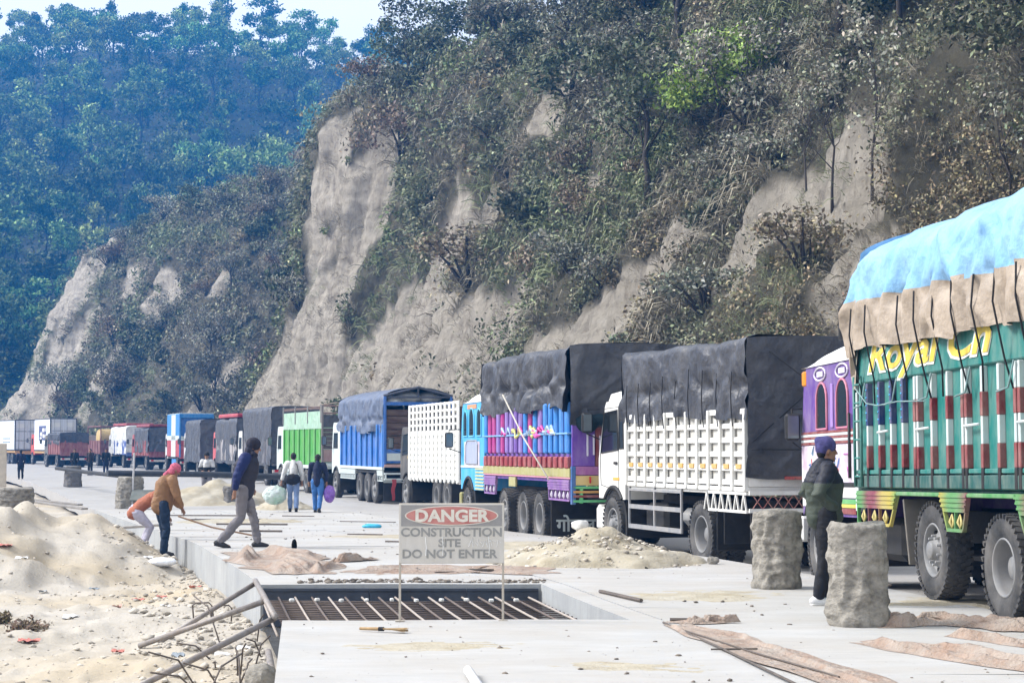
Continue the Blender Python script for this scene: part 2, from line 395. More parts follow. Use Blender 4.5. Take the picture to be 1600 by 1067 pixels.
_Z = ground_h(_X, _Y); _w = len(_ra); _q = np.arange(len(_rows) * _w).reshape(len(_rows), _w)
def gridfaces(q): return np.stack([q[:-1, :-1], q[:-1, 1:], q[1:, 1:], q[1:, :-1]], -1).reshape(-1, 4)
def dirt_mat():
    m = mat('dry_dirt', (.41, .365, .295), .95, .24, .9, bump=.5, bscale=22, dirt=.7, dcol=(.41, .39, .36), dscale=.45)
    n = m.node_tree.nodes; l = m.node_tree.links; b = n['Principled BSDF']; tc = n['Texture Coordinate']; src = b.inputs['Base Color'].links[0].from_socket
    a = n.new('ShaderNodeTexNoise'); a.inputs['Scale'].default_value = .28; a.inputs['Detail'].default_value = 5; l.new(tc.outputs['Object'], a.inputs['Vector'])
    mr = n.new('ShaderNodeMapRange'); mr.inputs[1].default_value = .46; mr.inputs[2].default_value = .64; mr.inputs[4].default_value = .7; l.new(a.outputs[0], mr.inputs[0])
    mx = n.new('ShaderNodeMix'); mx.data_type = 'RGBA'; mx.inputs[7].default_value = (.40, .325, .215, 1); l.new(mr.outputs[0], mx.inputs[0]); l.new(src, mx.inputs[6])
    a2 = n.new('ShaderNodeTexNoise'); a2.inputs['Scale'].default_value = 7; a2.inputs['Detail'].default_value = 8; a2.inputs['Roughness'].default_value = .75; l.new(tc.outputs['Object'], a2.inputs['Vector'])
    m4 = n.new('ShaderNodeMapRange'); m4.inputs[1].default_value = .56; m4.inputs[2].default_value = .72; m4.inputs[4].default_value = .6; l.new(a2.outputs[0], m4.inputs[0])
    m5 = n.new('ShaderNodeMix'); m5.data_type = 'RGBA'; m5.inputs[7].default_value = (.20, .17, .135, 1); l.new(m4.outputs[0], m5.inputs[0]); l.new(mx.outputs[2], m5.inputs[6])
    l.new(m5.outputs[2], b.inputs['Base Color']); return m
M['dirt'] = dirt_mat()
GROUND = link(bpy.data.objects.new('ground', np_mesh('ground', np.stack([_X, _Y, _Z], -1).reshape(-1, 3), gridfaces(_q), M['dirt'], True)))
tag(GROUND, None, None, None, 'structure')
def GZ(x, y): return float(ground_h(np.array([x]), np.array([y]))[0])

# ------------------------------------------------------------ cliff side
NRM = np.array([.963, .27])
# station: (Y of foot, [(offset away from the road, height) x 7])
_PROF = [
 (2,   [(0, 0), (3.5, 4), (8, 10), (14, 18), (24, 27), (40, 40), (70, 56)]),
 (40,  [(0, 0), (3.5, 4), (8, 10), (13, 18), (24, 28), (40, 40), (70, 56)]),
 (62,  [(0, 0), (4.0, 5), (8, 12), (13, 20), (22, 29), (38, 38), (70, 52)]),
 (84,  [(0, 0), (4.5, 6), (8, 13), (13, 22), (20, 29), (34, 35), (70, 45)]),
 (104, [(0, 0), (5.0, 6), (9, 14), (12, 22), (16, 27), (30, 31.5), (70, 37)]),
 (124, [(0, 0), (4.5, 6), (8, 13.5), (9.3, 24.5), (12, 28), (28, 30.5), (70, 34)]),
 (138, [(-.5, 0), (2.8, 7), (5.0, 14), (6.0, 24.5), (9.5, 27.6), (22, 30.5), (70, 33)]),
 (146, [(.5, 0), (3.6, 7), (6.5, 14), (7.6, 25), (10.5, 28.3), (24, 30), (70, 32)]),
 (158, [(4, 0), (10, 6), (17, 13), (24, 20), (31, 28.5), (44, 33.5), (80, 38)]),
 (172, [(5, 0), (10, 6), (16, 12), (21, 20.5), (28, 29.5), (42, 35), (80, 39)]),
 (196, [(3, 0), (6, 7), (10, 15), (14.5, 23), (22, 31), (38, 37.5), (80, 41)]),
 (222, [(1, 0), (4, 8), (7, 16), (11, 24.5), (19, 31), (36, 37), (80, 40)]),
 (240, [(-4.5, 0), (0, 9), (4.5, 18.5), (8.5, 26.5), (17, 31), (34, 35), (80, 37)]),
 (252, [(4, 0), (12, 8), (20, 15), (27, 20), (36, 25), (50, 29), (90, 32)]),
 (285, [(12, 0), (24, 5), (36, 9), (48, 13), (60, 16), (76, 18), (110, 22)]),
 (320, [(14, 0), (26, 3), (38, 6), (50, 9), (62, 12), (80, 14), (110, 16)]),
]
_py = np.array([p[0] for p in _PROF], float); _po = np.array([[a for a, b in p[1]] for p in _PROF]); _pz = np.array([[b for a, b in p[1]] for p in _PROF])
def _smooth_interp(y, tab):
    i = np.clip(np.searchsorted(_py, y) - 1, 0, len(_py) - 2); t = np.clip((y - _py[i]) / (_py[i + 1] - _py[i]), 0, 1); t = t * t * (3 - 2 * t)
    return tab[i] * (1 - t)[:, None] + tab[i + 1] * t[:, None]
_KV = np.array([0, .14, .30, .48, .62, .80, 1.0])
def cliff_base(yy, vv):
    o = _smooth_interp(yy, _po); z = _smooth_interp(yy, _pz); ny, nv = len(yy), len(vv)
    OO = np.empty((ny, nv)); ZZ = np.empty((ny, nv))
    for j in range(ny): OO[j] = np.interp(vv, _KV, o[j]); ZZ[j] = np.interp(vv, _KV, z[j])
    k = np.array([.25, .5, .25])
    for A in (OO, ZZ):
        A[:, 1:-1] = .25 * A[:, :-2] + .5 * A[:, 1:-1] + .25 * A[:, 2:]; A[:, 1:-1] = .25 * A[:, :-2] + .5 * A[:, 1:-1] + .25 * A[:, 2:]
    fx = np.interp(yy, _FY, _FX)
    return np.stack([fx[:, None] + NRM[0] * OO, yy[:, None] + NRM[1] * OO, ZZ - .75], -1)
# bare clay: (foot Y, v, half-length along, half-length up, lean)
BARE = [(136, .41, 2.0, .10, 0), (129.5, .41, 2.2, .09, .6), (132, .27, 3.2, .08, 1.5), (123, .18, 8, .075, 3), (129, .15, 6, .07, 2), (115, .28, 3.6, .08, 2.5), (118, .21, 5, .06, 3), (99, .19, 5.5, .075, 4),
        (101, .13, 8, .06, 3), (75.5, .205, 1.9, .085, 5.6), (80, .14, 4, .05, 3), (62.5, .275, 3.6, .06, 2.4), (58.5, .275, 2.2, .03, 0), (55.5, .205, 1.6, .03, 0), (208, .37, 4.5, .035, 0), (195, .39, 2.2, .03, 0),
        (240, .24, 8.0, .32, 0), (229, .2, 2.5, .14, 1), (220, .42, 3, .04, 0), (140, .10, 2.6, .14, 1.5), (214, .18, 2.5, .1, 1), (101, .436, 3.4, .03, 0), (89, .31, 2.0, .05, 2), (185, .16, 2, .08, 2), (110, .10, 6, .06, 0), (125, .08, 9, .06, 2), (112, .16, 5, .07, 3), (136, .20, 2.5, .1, 1)]
def bare_mask(yf, v, p):
    m = np.zeros(np.shape(yf)); nz = .62 * fbm(p * np.array([.30, .30, .13]), 4)
    for (a, b, ry, rv, ln) in BARE:
        u = (yf - a - ln * (b - v) / rv) / ry; w = (v - b) / rv
        m = np.maximum(m, 1.38 - np.sqrt(u * u + w * w) + nz)
    return np.clip((m - .17) / .22, 0, 1)
_yy = np.concatenate([np.arange(4, 40, .7), np.arange(40, 165, .38), np.arange(165, 250, .7), np.arange(250, 320, 2.0)]); _vv = np.concatenate([np.linspace(0, .62, 190), np.linspace(.625, 1, 50)])
_C = cliff_base(_yy, _vv)
_dy = np.gradient(_C, axis=0); _dv = np.gradient(_C, axis=1); _N = np.cross(_dv, _dy); _N /= np.linalg.norm(_N, axis=2, keepdims=True) + 1e-9
if _N[..., 0].mean() > 0: _N = -_N
_YF = np.repeat(_yy[:, None], len(_vv), 1); _VF = np.repeat(_vv[None, :], len(_yy), 0)
_up = np.clip(_VF / .08, 0, 1)
_lump = 1.1 * fbm(_C * .085, 3) + .55 * fbm(_C * np.array([.5, .5, .16]) + 4, 3)
_flute = -.8 * np.abs(vnoise(np.stack([_YF * .42 + _C[..., 2] * .06, _C[..., 2] * .05, _YF * 0], -1))) + .25 * vnoise(_C * np.array([1.6, 1.6, .35]))
_sm = .26 * fbm(_C * np.array([1.1, 1.1, .7]) + 2, 4)
_C = _C + _N * ((_lump * .9 + _flute * np.clip(1.25 - _VF * 1.3, .15, 1) + _sm) * _up)[..., None]
_BM = bare_mask(_YF, _VF, _C)
_rg = np.stack([_YF * .95 + .25 * vnoise(_C * .5) * 2, _C[..., 2] * .13, _YF * 0 + 3], -1)
_rid = -.75 * np.abs(vnoise(_rg)) - .35 * np.abs(vnoise(_rg * np.array([2.4, 1.8, 1]) + 7)) + .30 * fbm(_C * np.array([.9, .9, .55]) + 12, 4) - .25 * np.clip(vnoise(_C * .8 + 40) - .35, 0, 1) * 2
_C = _C + _N * (_rid * (.2 + .4 * _BM) * np.clip(1.3 - _VF * 1.3, .1, 1) * _up)[..., None]
CL_CO = _C; CL_N = _N
def cliff_mat():
    m = bpy.data.materials.new('clay_cliff'); m.use_nodes = True; n = m.node_tree.nodes; l = m.node_tree.links; b = n['Principled BSDF']; b.inputs['Roughness'].default_value = .95; b.inputs['Specular IOR Level'].default_value = .15
    tc = n.new('ShaderNodeTexCoord'); at = n.new('ShaderNodeAttribute'); at.attribute_name = 'tint'
    def noise(sc, st=(1, 1, 1), d=7, r=.65):
        mp = n.new('ShaderNodeMapping'); mp.inputs['Scale'].default_value = st; l.new(tc.outputs['Object'], mp.inputs[0])
        z = n.new('ShaderNodeTexNoise'); z.inputs['Scale'].default_value = sc; z.inputs['Detail'].default_value = d; z.inputs['Roughness'].default_value = r; l.new(mp.outputs[0], z.inputs['Vector']); return z.outputs[0]
    def ramp(src, a, ca, c, cc):
        r = n.new('ShaderNodeValToRGB'); e = r.color_ramp.elements; e[0].position = a; e[0].color = (*ca, 1); e[1].position = c; e[1].color = (*cc, 1); l.new(src, r.inputs[0]); return r.outputs[0]
    clay = ramp(noise(.7, (1, 1, .22)), .30, (.44, .39, .315), .68, (.64, .58, .485))
    clay2 = n.new('ShaderNodeMix'); clay2.data_type = 'RGBA'; clay2.blend_type = 'MULTIPLY'; clay2.inputs[0].default_value = .85; l.new(clay, clay2.inputs[6]); l.new(ramp(noise(3.2, (1, 1, .3), 9, .75), .30, (.55, .53, .52), .5, (1, 1, 1)), clay2.inputs[7])
    veg = ramp(noise(.9), .32, (.085, .078, .052), .70, (.20, .18, .125))
    wv = n.new('ShaderNodeTexWave'); wv.bands_direction = 'Z'; wv.inputs['Scale'].default_value = .35; wv.inputs['Distortion'].default_value = 9; wv.inputs['Detail'].default_value = 5; wv.inputs['Detail Scale'].default_value = 1.5; l.new(tc.outputs['Object'], wv.inputs['Vector'])
    c3 = n.new('ShaderNodeMix'); c3.data_type = 'RGBA'; c3.blend_type = 'MULTIPLY'; c3.inputs[0].default_value = .22; l.new(clay2.outputs[2], c3.inputs[6]); l.new(ramp(wv.outputs[0], .25, (.62, .60, .57), .62, (1, 1, 1)), c3.inputs[7])
    c4 = n.new('ShaderNodeMix'); c4.data_type = 'RGBA'; c4.blend_type = 'MULTIPLY'; c4.inputs[0].default_value = .55; l.new(c3.outputs[2], c4.inputs[6]); l.new(ramp(noise(1.1, (1.6, 1.6, .10), 6, .6), .34, (.52, .50, .49), .48, (1, 1, 1)), c4.inputs[7]); clay2 = c4
    mx = n.new('ShaderNodeMix'); mx.data_type = 'RGBA'; l.new(at.outputs['Color'], mx.inputs[0]); l.new(veg, mx.inputs[6]); l.new(clay2.outputs[2], mx.inputs[7]); l.new(mx.outputs[2], b.inputs['Base Color'])
    bp = n.new('ShaderNodeBump'); bp.inputs['Strength'].default_value = 1.0; bp.inputs['Distance'].default_value = .5
    ad = n.new('ShaderNodeMath'); ad.operation = 'ADD'; l.new(noise(2.6, (1, 1, .5), 12, .82), ad.inputs[0]); wm = n.new('ShaderNodeMath'); wm.operation = 'MULTIPLY'; wm.inputs[1].default_value = .16; l.new(wv.outputs[0], wm.inputs[0]); l.new(wm.outputs[0], ad.inputs[1]); l.new(ad.outputs[0], bp.inputs['Height']); l.new(bp.outputs[0], b.inputs['Normal'])
    return m
_q = np.arange(_C.shape[0] * _C.shape[1]).reshape(_C.shape[:2])
CLIFF = link(bpy.data.objects.new('hillside_terrain', np_mesh('hillside_terrain', _C.reshape(-1, 3), gridfaces(_q), cliff_mat(), True, np.repeat(_BM.reshape(-1, 1), 3, 1))))
tag(CLIFF, 'steep clay cliff with bare pale patches above the truck queue', None, None, 'structure')

# ------------------------------------------------------------ far wooded hill
def far_h(x, y):
    p = np.stack([x, y, x * 0], -1)
    base = np.interp(y, [255, 300, 360, 430, 520, 560, 640, 800], [-1, 10, 34, 65, 100, 105, 103, 98])
    return base - 8 * np.clip((x + 60) / 60, -1, 1.2) * np.clip((y - 330) / 150, 0, 1) + 7 * fbm(p * .014, 3) + 1.5 * fbm(p * .06, 2)
_fx = np.linspace(-330, 160, 100); _fy = np.concatenate([np.linspace(256, 600, 80), np.linspace(605, 640, 6)])
_FXg, _FYg = np.meshgrid(_fx, _fy); _FZ = far_h(_FXg, _FYg); _q = np.arange(_FXg.size).reshape(_FXg.shape)
M['forest_floor'] = mat('forest_floor', (.045, .05, .03), .95, .4, .15, bump=.4, bscale=2)
_fh = link(bpy.data.objects.new('far_hill_terrain', np_mesh('far_hill_terrain', np.stack([_FXg, _FYg, _FZ], -1).reshape(-1, 3), gridfaces(_q), M['forest_floor'], True)))
tag(_fh, None, None, None, 'structure')
# ------------------------------------------------------------ foliage
def unit(a): return a / (np.linalg.norm(a, axis=-1, keepdims=True) + 1e-9)
def leaf_cards(c, size, rng, tint, up=.35, aspect=.5, droop=0.0):
    """one small pointed leaf (a folded rhombus of 2 triangles) per centre"""
    n = len(c); nn = unit(rng.normal(size=(n, 3)) + np.array([0, 0, up])); a = unit(np.cross(nn, rng.normal(size=(n, 3)))); a[:, 2] -= droop; a = unit(a); b = unit(np.cross(nn, a))
    s = (np.asarray(size) * rng.uniform(.65, 1.35, n))[:, None]
    co = np.stack([c - a * s * .5, c + b * s * aspect * .5 + nn * s * .08, c + a * s * .5, c - b * s * aspect * .5 + nn * s * .08], 1).reshape(-1, 3)
    f = np.arange(n * 4).reshape(n, 4)
    return co, f, np.repeat(tint, 4, 0)
def tints(n, rng, base=(1, 1, 1), v=.35, pale=.12, palecol=(2.2, 2.15, 2.2)):
    t = np.array(base)[None, :] * (1 + v * rng.uniform(-1, 1, (n, 1))) * (1 + .10 * rng.uniform(-1, 1, (n, 3)))
    k = rng.random(n) < pale; t[k] *= np.array(palecol) * rng.uniform(.7, 1.1, (k.sum(), 1)); return t
def crown_mesh(name, m, seed, rx, rz, zc, nclump, nleaf, leaf, lobes=7, hollow=.45, pale=.12, spread=.16, cvar=.32):
    """an uneven crown: lobes, each a shell of leaf clumps with gaps between"""
    rng = np.random.default_rng(seed); C = []
    lob = [(np.array([0, 0, zc]), rx * .62, rz * .66)]
    for k in range(lobes):
        a = 2 * math.pi * (k + rng.uniform(-.3, .3)) / lobes; h = rng.uniform(-.75, .8); q = math.sqrt(max(.12, 1 - h * h)) * rng.uniform(.55, .85)
        lob.append((np.array([math.cos(a) * rx * q, math.sin(a) * rx * q, zc + rz * h * .8]), rx * rng.uniform(.28, .46), rz * rng.uniform(.24, .40)))
    for k in range(nclump):
        c, a, b = lob[rng.integers(len(lob))]; d = unit(rng.normal(size=3)); d[2] = d[2] * .8 + .18
        C.append(c + d * np.array([a, a, b]) * rng.uniform(hollow, 1.0))
    C = np.array(C); keep = vnoise(C * (1.6 / rx) + seed) > -.42; C = C[keep]
    ctint = 1 + cvar * vnoise(C * (2.2 / rx) + 5)
    idx = np.repeat(np.arange(len(C)), nleaf); P = C[idx] + rng.normal(size=(len(idx), 3)) * rx * spread * np.array([1, 1, .6])
    t = tints(len(P), rng, pale=pale) * ctint[idx][:, None]
    co, f, tt = leaf_cards(P, np.full(len(P), leaf), rng, t)
    return np_mesh(name, co, f, m, False, tt), C
def trunk_mesh(name, m, seed, H, zc, rx, r0, tips, nb=9, lean=.06):
    rng = random.Random(seed); mb = MB(); p = Vector((0, 0, -.6)); pts = [p]; rs = [r0 * 1.35]; k = 6; top = zc + rx * .15
    for i in range(1, k + 1):
        t = i / k; pts.append(Vector((rng.uniform(-1, 1) * lean * H * t, rng.uniform(-1, 1) * lean * H * t, top * t))); rs.append(r0 * (1 - .72 * t))
    mb.tube(pts, rs, 7)
    for i in range(min(nb, len(tips))):
        e = Vector(tips[rng.randrange(len(tips))]); j = rng.randrange(2, k); a = pts[j]
        mid = (a + e) / 2 + Vector((rng.uniform(-.1, .1) * rx, rng.uniform(-.1, .1) * rx, -.06 * H))
        mb.tube([a, mid, e], [rs[j] * .55, rs[j] * .35, rs[j] * .12], 5)
    return mb.mesh(name, m, True)
M['bark'] = mat('bark', (.055, .045, .038), .95, .35, 6, bump=.5, bscale=30, stretch=(1, 1, .3))
M['leaf_far'] = leaf_mat('far_leaf', (.13, .19, .06), hue=.045, val=.6)
M['leaf_dark'] = leaf_mat('dusty_dark_leaf', (.105, .122, .072), hue=.03, val=.3)
M['leaf_grey'] = leaf_mat('dusty_grey_leaf', (.165, .165, .125), hue=.02, val=.3)
M['leaf_green'] = leaf_mat('bright_leaf', (.19, .27, .06), hue=.01, val=.1)
M['leaf_dry'] = leaf_mat('dry_leaf', (.19, .15, .10), hue=.02, val=.3)
M['grass'] = leaf_mat('dry_grass_blade', (.255, .232, .17), hue=0, val=0)
M['under'] = leaf_mat('undergrowth_leaf', (.175, .172, .128), hue=0, val=0)

def tree_kind(seed, m, H, rx, rz, zc, r0, nclump, nleaf, leaf, **k):
    cm, tips = crown_mesh('crown', m, seed, rx, rz, zc, nclump, nleaf, leaf, **k)
    tips = [t for t in tips if t[2] > zc - rz * .7]
    return trunk_mesh('trunk', M['bark'], seed, H, zc, rx, r0, tips), cm
def plant_tree(name, kind, loc, rz, s, label, cat, group=None, sz=None):
    e = empty(name, loc, rz); e.scale = (s, s, sz or s)
    inst('trunk', kind[0], e); inst('crown', kind[1], e); return tag(e, label, cat, group)

# --- far forest: about three hundred trees one can tell apart
rngF = random.Random(11)
FARK = [tree_kind(100 + i, M['leaf_far'], 13, rx, rz, zc, .28, nc, 16, .74, lobes=lb, spread=.13, cvar=.65) for i, (rx, rz, zc, nc, lb) in
        enumerate([(4.6, 5.0, 8.5, 120, 8), (3.6, 6.0, 9.0, 110, 7), (5.2, 4.2, 9.2, 130, 9), (3.0, 6.6, 8.6, 100, 8), (4.2, 4.6, 10.0, 85, 6), (4.8, 5.6, 8.2, 130, 10)])]
_spots = []; y = 284.0
while y < 566:
    dx = 7.6 + (y - 284) * .012; lo = -.30 * y; hi = min(-.02 * y + 6, -.14 * y + (y - 284) * .22)
    x = lo + rngF.uniform(0, dx)
    while x < hi:
        _spots.append((x + rngF.uniform(-2.6, 2.6), y + rngF.uniform(-3, 3))); x += dx * rngF.uniform(.8, 1.25)
    y += 11.5 + (y - 284) * .02
_fz = far_h(np.array([a for a, b in _spots]), np.array([b for a, b in _spots]))
for i, ((x, y), z) in enumerate(zip(_spots, _fz)):
    top = y > 500
    k = FARK[rngF.choice([1, 3, 4, 4]) if top and rngF.random() < .7 else rngF.randrange(6)]
    near = y < 345
    plant_tree('forest_tree', k, (x, y, z - .3), rngF.uniform(0, 6.28), rngF.uniform(.8, 1.25) * (1.0 if not top else 1.05),
               'tall thin-crowned tree on the skyline of the far blue hill' if top else ('green tree low on the wooded slope left of the cliff' if near else 'hazy blue-green tree on the far wooded hillside'),
               'tree', 'trees on the skyline of the far hill' if top else ('trees low on the far slope' if near else 'trees on the far wooded hillside'), sz=rngF.uniform(.85, 1.35))
# far understorey between the trees: one mass
rn = np.random.default_rng(5); _n = 42000
_uy = 280 + 300 * rn.random(_n) ** 1.1; _ux = -.31 * _uy + rn.random(_n) * (.33 * _uy); _uz = far_h(_ux, _uy)
_P = np.stack([_ux, _uy, _uz + rn.uniform(0, 2.6, _n)], -1)
_co, _f, _t = leaf_cards(_P, np.full(_n, 1.0), rn, tints(_n, rn, v=.4, pale=.03))
tag(link(bpy.data.objects.new('forest_understorey', np_mesh('forest_understorey', _co, _f, M['leaf_far'], False, _t))), 'leafy understorey between the trees of the far hill', 'undergrowth', None, 'stuff')

# --- points on the cliff
def cliff_at(yf, v):
    i = int(np.argmin(abs(_yy - yf))); j = int(np.argmin(abs(_vv - v))); return Vector(CL_CO[i, j]), Vector(CL_N[i, j])
_A = CL_CO[:-1, :-1]; _ar = np.linalg.norm(np.cross(CL_CO[1:, :-1] - _A, CL_CO[:-1, 1:] - _A), axis=-1)
_bm = _BM[:-1, :-1]; _yf = _YF[:-1, :-1]; _vf = _VF[:-1, :-1]
_dist = np.linalg.norm(_A - np.array([0, 0, 1.7]), axis=-1)
def scatter(n, w, rng):
    w = (w * _ar).ravel(); k = rng.choice(len(w), n, p=w / w.sum()); i, j = np.unravel_index(k, _ar.shape)
    a, b = rng.random(n)[:, None], rng.random(n)[:, None]
    P = CL_CO[i, j] * (1 - a) * (1 - b) + CL_CO[i + 1, j] * a * (1 - b) + CL_CO[i, j + 1] * (1 - a) * b + CL_CO[i + 1, j + 1] * a * b
    return P, CL_N[i, j], _dist[i, j], _yf[i, j], _vf[i, j]
_seen = (_yf < 246) & (_yf > 18) & (_vf < .92)
_clean = np.clip(1 - 1.6 * _bm, .0, 1) + .05 * (vnoise(_A * .45 + 60) > .25) + .012
# grass: tufts of long drooping blades
def grass(n, w, rng, L, nb, wd):
    P, N, d, yf, v = scatter(n, w, rng); idx = np.repeat(np.arange(n), nb); m = len(idx); p = P[idx] + rng.normal(size=(m, 3)) * .12
    ph = vnoise(P * .35 + 3)[idx]
    dr = unit(N[idx] * .75 + np.array([0, 0, .42]) + rng.normal(size=(m, 3)) * .42); l = (L * rng.uniform(.55, 1.3, m) * (1 + .35 * ph))[:, None]
    side = unit(np.cross(dr, rng.normal(size=(m, 3)))) * l * wd; dn = np.array([0, 0, -1.0])
    m1 = p + dr * l * .42 + dn * l * .03; m2 = p + dr * l * .70 + dn * l * .24; tp = p + dr * l * .86 + dn * l * .58
    co = np.stack([p - side, p + side, m1 + side, m1 - side, m2 + side * .7, m2 - side * .7, tp + side * .15, tp - side * .15], 1).reshape(-1, 3)
    b = np.arange(m)[:, None] * 8; f = np.concatenate([b + np.array([0, 1, 2, 3]), b + np.array([3, 2, 4, 5]), b + np.array([5, 4, 6, 7])])
    z = vnoise(P * .16 + 11)[idx]; z2 = vnoise(P * .5 + 1)[idx]
    t = (1 + .35 * rng.uniform(-1, 1, m) + .25 * z2)[:, None] * np.where((z > .25)[:, None], np.array([.85, 1.05, .72]), np.array([1.0, .98, .98])); t = np.clip(t, .15, 3)
    return co, f, np.repeat(t, 8, 0)
rn = np.random.default_rng(21)
_gw = _seen * _clean * np.where((_vf > .16), 1.0, .6) * np.clip(1.4 - abs(_vf - .42) * 1.2, .2, 1.4) * np.clip(60 / _dist, .45, 1.3)
g1 = grass(8500, _gw * (_yf > 66), rn, 1.5, 13, .015); g2 = grass(5600, _gw * (_yf <= 75), rn, .75, 20, .008)
g3 = grass(2600, _seen * (_bm > .45) * (.15 + (vnoise(_A * .6 + 70) > .15)), rn, .5, 9, .02)
for g, lab in ((g1, 'long dry grass hanging over the far cliff'), (g2, 'dry grass on the near slope behind the trucks'), (g3, 'small tufts dotting the bare clay faces')):
    tag(link(bpy.data.objects.new('hillside_grass', np_mesh('hillside_grass', g[0], g[1], M['grass'], False, g[2]))), lab, 'grass', None, 'stuff')
# undergrowth: leafy clumps
def under(n, w, rng, nl, rad, leaf, pale):
    P, N, d, yf, v = scatter(n, w, rng); idx = np.repeat(np.arange(n), nl); m = len(idx); r = (rad * np.exp(rng.normal(size=n) * .35))[idx][:, None]
    q = unit(rng.normal(size=(m, 3))) * rng.uniform(.35, 1, (m, 1)) * r; p = P[idx] + N[idx] * r * .55 + q * np.array([1, 1, .85])
    z = vnoise(P * .13 + 31); k = rng.random(n); base = np.where((z > .3)[:, None], np.array([.90, 1.08, .70]), np.where((z < -.28)[:, None], np.array([1.16, .98, .78]), np.array([1.0, 1.03, .86])))
    base = base * (.65 + .7 * k)[:, None]
    t = base[idx] * tints(m, rng, v=.4, pale=pale, palecol=(1.9, 1.9, 1.85))
    lf = np.full(m, leaf) * np.clip(d / (100 if leaf > .15 else 55), .75, 1.6)[idx]
    return leaf_cards(p, lf, rng, t, up=.5)
_uw = _seen * _clean * np.clip(.45 + .9 * (vnoise(_A * .11 + 8) + .55), .40, 1.8)
for (n, w, nl, rad, leaf, pale, lab) in ((6800, _uw * (_yf > 78) * np.clip(110 / _dist, .5, 1.3), 34, .75, .24, .10, 'grey-green bushes covering the far cliff'), (7000, _uw * (_yf <= 82) * np.clip(60 / _dist, .7, 1.6) * np.where(_vf > .6, .25, 1), 46, .55, .13, .15, 'dusty leafy scrub on the near slope behind the trucks')):
    co, f, t = under(n, w, rn, nl, rad, leaf, pale)
    tag(link(bpy.data.objects.new('hillside_undergrowth', np_mesh('hillside_undergrowth', co, f, M['under'], False, t))), lab, 'undergrowth', None, 'stuff')
# shrubs one can pick out
def shrub_kind(seed, m, r, leaf, nc, nl, pale):
    cm, tips = crown_mesh('foliage', m, seed, r, r * .8, r * .75, nc, nl, leaf, lobes=6, hollow=.2, pale=pale, spread=.17); mb = MB(); rg = random.Random(seed)
    for k in range(9):
        e = Vector(tips[rg.randrange(len(tips))]); mb.tube([(0, 0, -.3), e * .5 + Vector((rg.uniform(-.1, .1), rg.uniform(-.1, .1), .05)), e], [.05 * r, .03 * r, .01 * r], 4)
    return mb.mesh('stem', M['bark'], True), cm
SHR = [shrub_kind(300 + i, m, 1.3, lf, nc, 22, pl) for i, (m, lf, nc, pl) in enumerate([(M['leaf_grey'], .17, 85, .28), (M['leaf_dark'], .17, 95, .14), (M['leaf_dry'], .15, 70, .10), (M['leaf_grey'], .15, 90, .35), (M['leaf_dark'], .2, 90, .10)])]
rg = random.Random(77); _sP, _sN, _sd, _syf, _sv = scatter(290, _seen * np.clip(1 - 1.7 * _bm, 0, 1) * np.clip(70 / _dist, .35, 1.8) * (_vf < .75), np.random.default_rng(9))
for P, N, d, yf in zip(_sP, _sN, _sd, _syf):
    k = rg.randrange(5); near = yf < 85; e = empty('shrub', P - N * .1, rg.uniform(0, 6.28)); s = rg.uniform(.8, 1.7) * (.9 if near else 1.35); e.scale = (s, s, s * rg.uniform(.7, 1.1))
    inst('stem', SHR[k][0], e); inst('foliage', SHR[k][1], e)
    tag(e, ('pale dusty-leaved shrub', 'dark green shrub', 'dry brown shrub', 'pale dusty-leaved shrub', 'dark green shrub')[k] + (' on the near slope behind the trucks' if near else ' clinging to the far cliff'), 'shrub', 'shrubs on the near slope' if near else 'shrubs on the far cliff')
# trees on the cliff
TK = {'dark': tree_kind(401, M['leaf_dark'], 7, 2.8, 2.6, 4.1, .15, 120, 26, .24, lobes=8, pale=.16, spread=.13), 'grey': tree_kind(402, M['leaf_grey'], 7, 3.0, 2.4, 4.0, .14, 110, 26, .22, lobes=9, pale=.30, spread=.12),
      'green': tree_kind(403, M['leaf_green'], 5, 2.2, 2.2, 2.9, .13, 130, 30, .22, lobes=7, pale=.25, spread=.14), 'ridge': tree_kind(404, M['leaf_dark'], 9, 3.0, 3.8, 4.8, .2, 130, 22, .36, lobes=9, pale=.06, spread=.15),
      'ridge2': tree_kind(405, M['leaf_dark'], 8, 2.4, 4.0, 4.6, .18, 110, 22, .34, lobes=8, pale=.06, spread=.16), 'thin': tree_kind(406, M['leaf_grey'], 6, 1.8, 1.8, 4.0, .055, 50, 16, .16, lobes=6, pale=.3, spread=.12)}
def ctree(kind, yf, v, s, label, group=None, rz=0, sz=None, name=None):
    p, n = cliff_at(yf, v); return plant_tree(name or ('shrub_tree' if kind == 'thin' else 'tree'), TK[kind], p - Vector((0, 0, .15)), rz, s, label, 'tree', group, sz)
ctree('green', 74.0, .335, 1.1, 'bright yellow-green tree high on the slope, right of centre', rz=1)
ctree('dark', 77.5, .30, 1.05, 'dark spreading tree with bare trunk above the white-cab truck', rz=2)
ctree('grey', 83, .335, 1.0, 'dusty pale tree left of the dark spreading tree on the slope', rz=4)
ctree('grey', 72, .33, .9, 'dusty pale tree just below the bright yellow-green tree', rz=5.1)
ctree('thin', 60.5, .262, 1.0, 'thin bare-stemmed tree in front of the right bare clay face', rz=1)
ctree('thin', 57.5, .262, 1.0, 'slender dark-stemmed tree at the right of the bare clay face', rz=3, sz=1.2)
ctree('thin', 62.5, .27, .8, 'small spindly tree at the left of the right bare clay face', rz=4, sz=.9)
for i, (yf, v, k, s) in enumerate([(50, .30, 'dark', .9), (47, .33, 'grey', .8), (52, .36, 'grey', .8), (45.5, .26, 'dark', .75), (49, .24, 'thin', .9)]):
    ctree(k, yf, v, s, 'leafy tree at the right edge of the slope above the blue load', 'trees at the right edge of the slope', rz=i * 1.7)
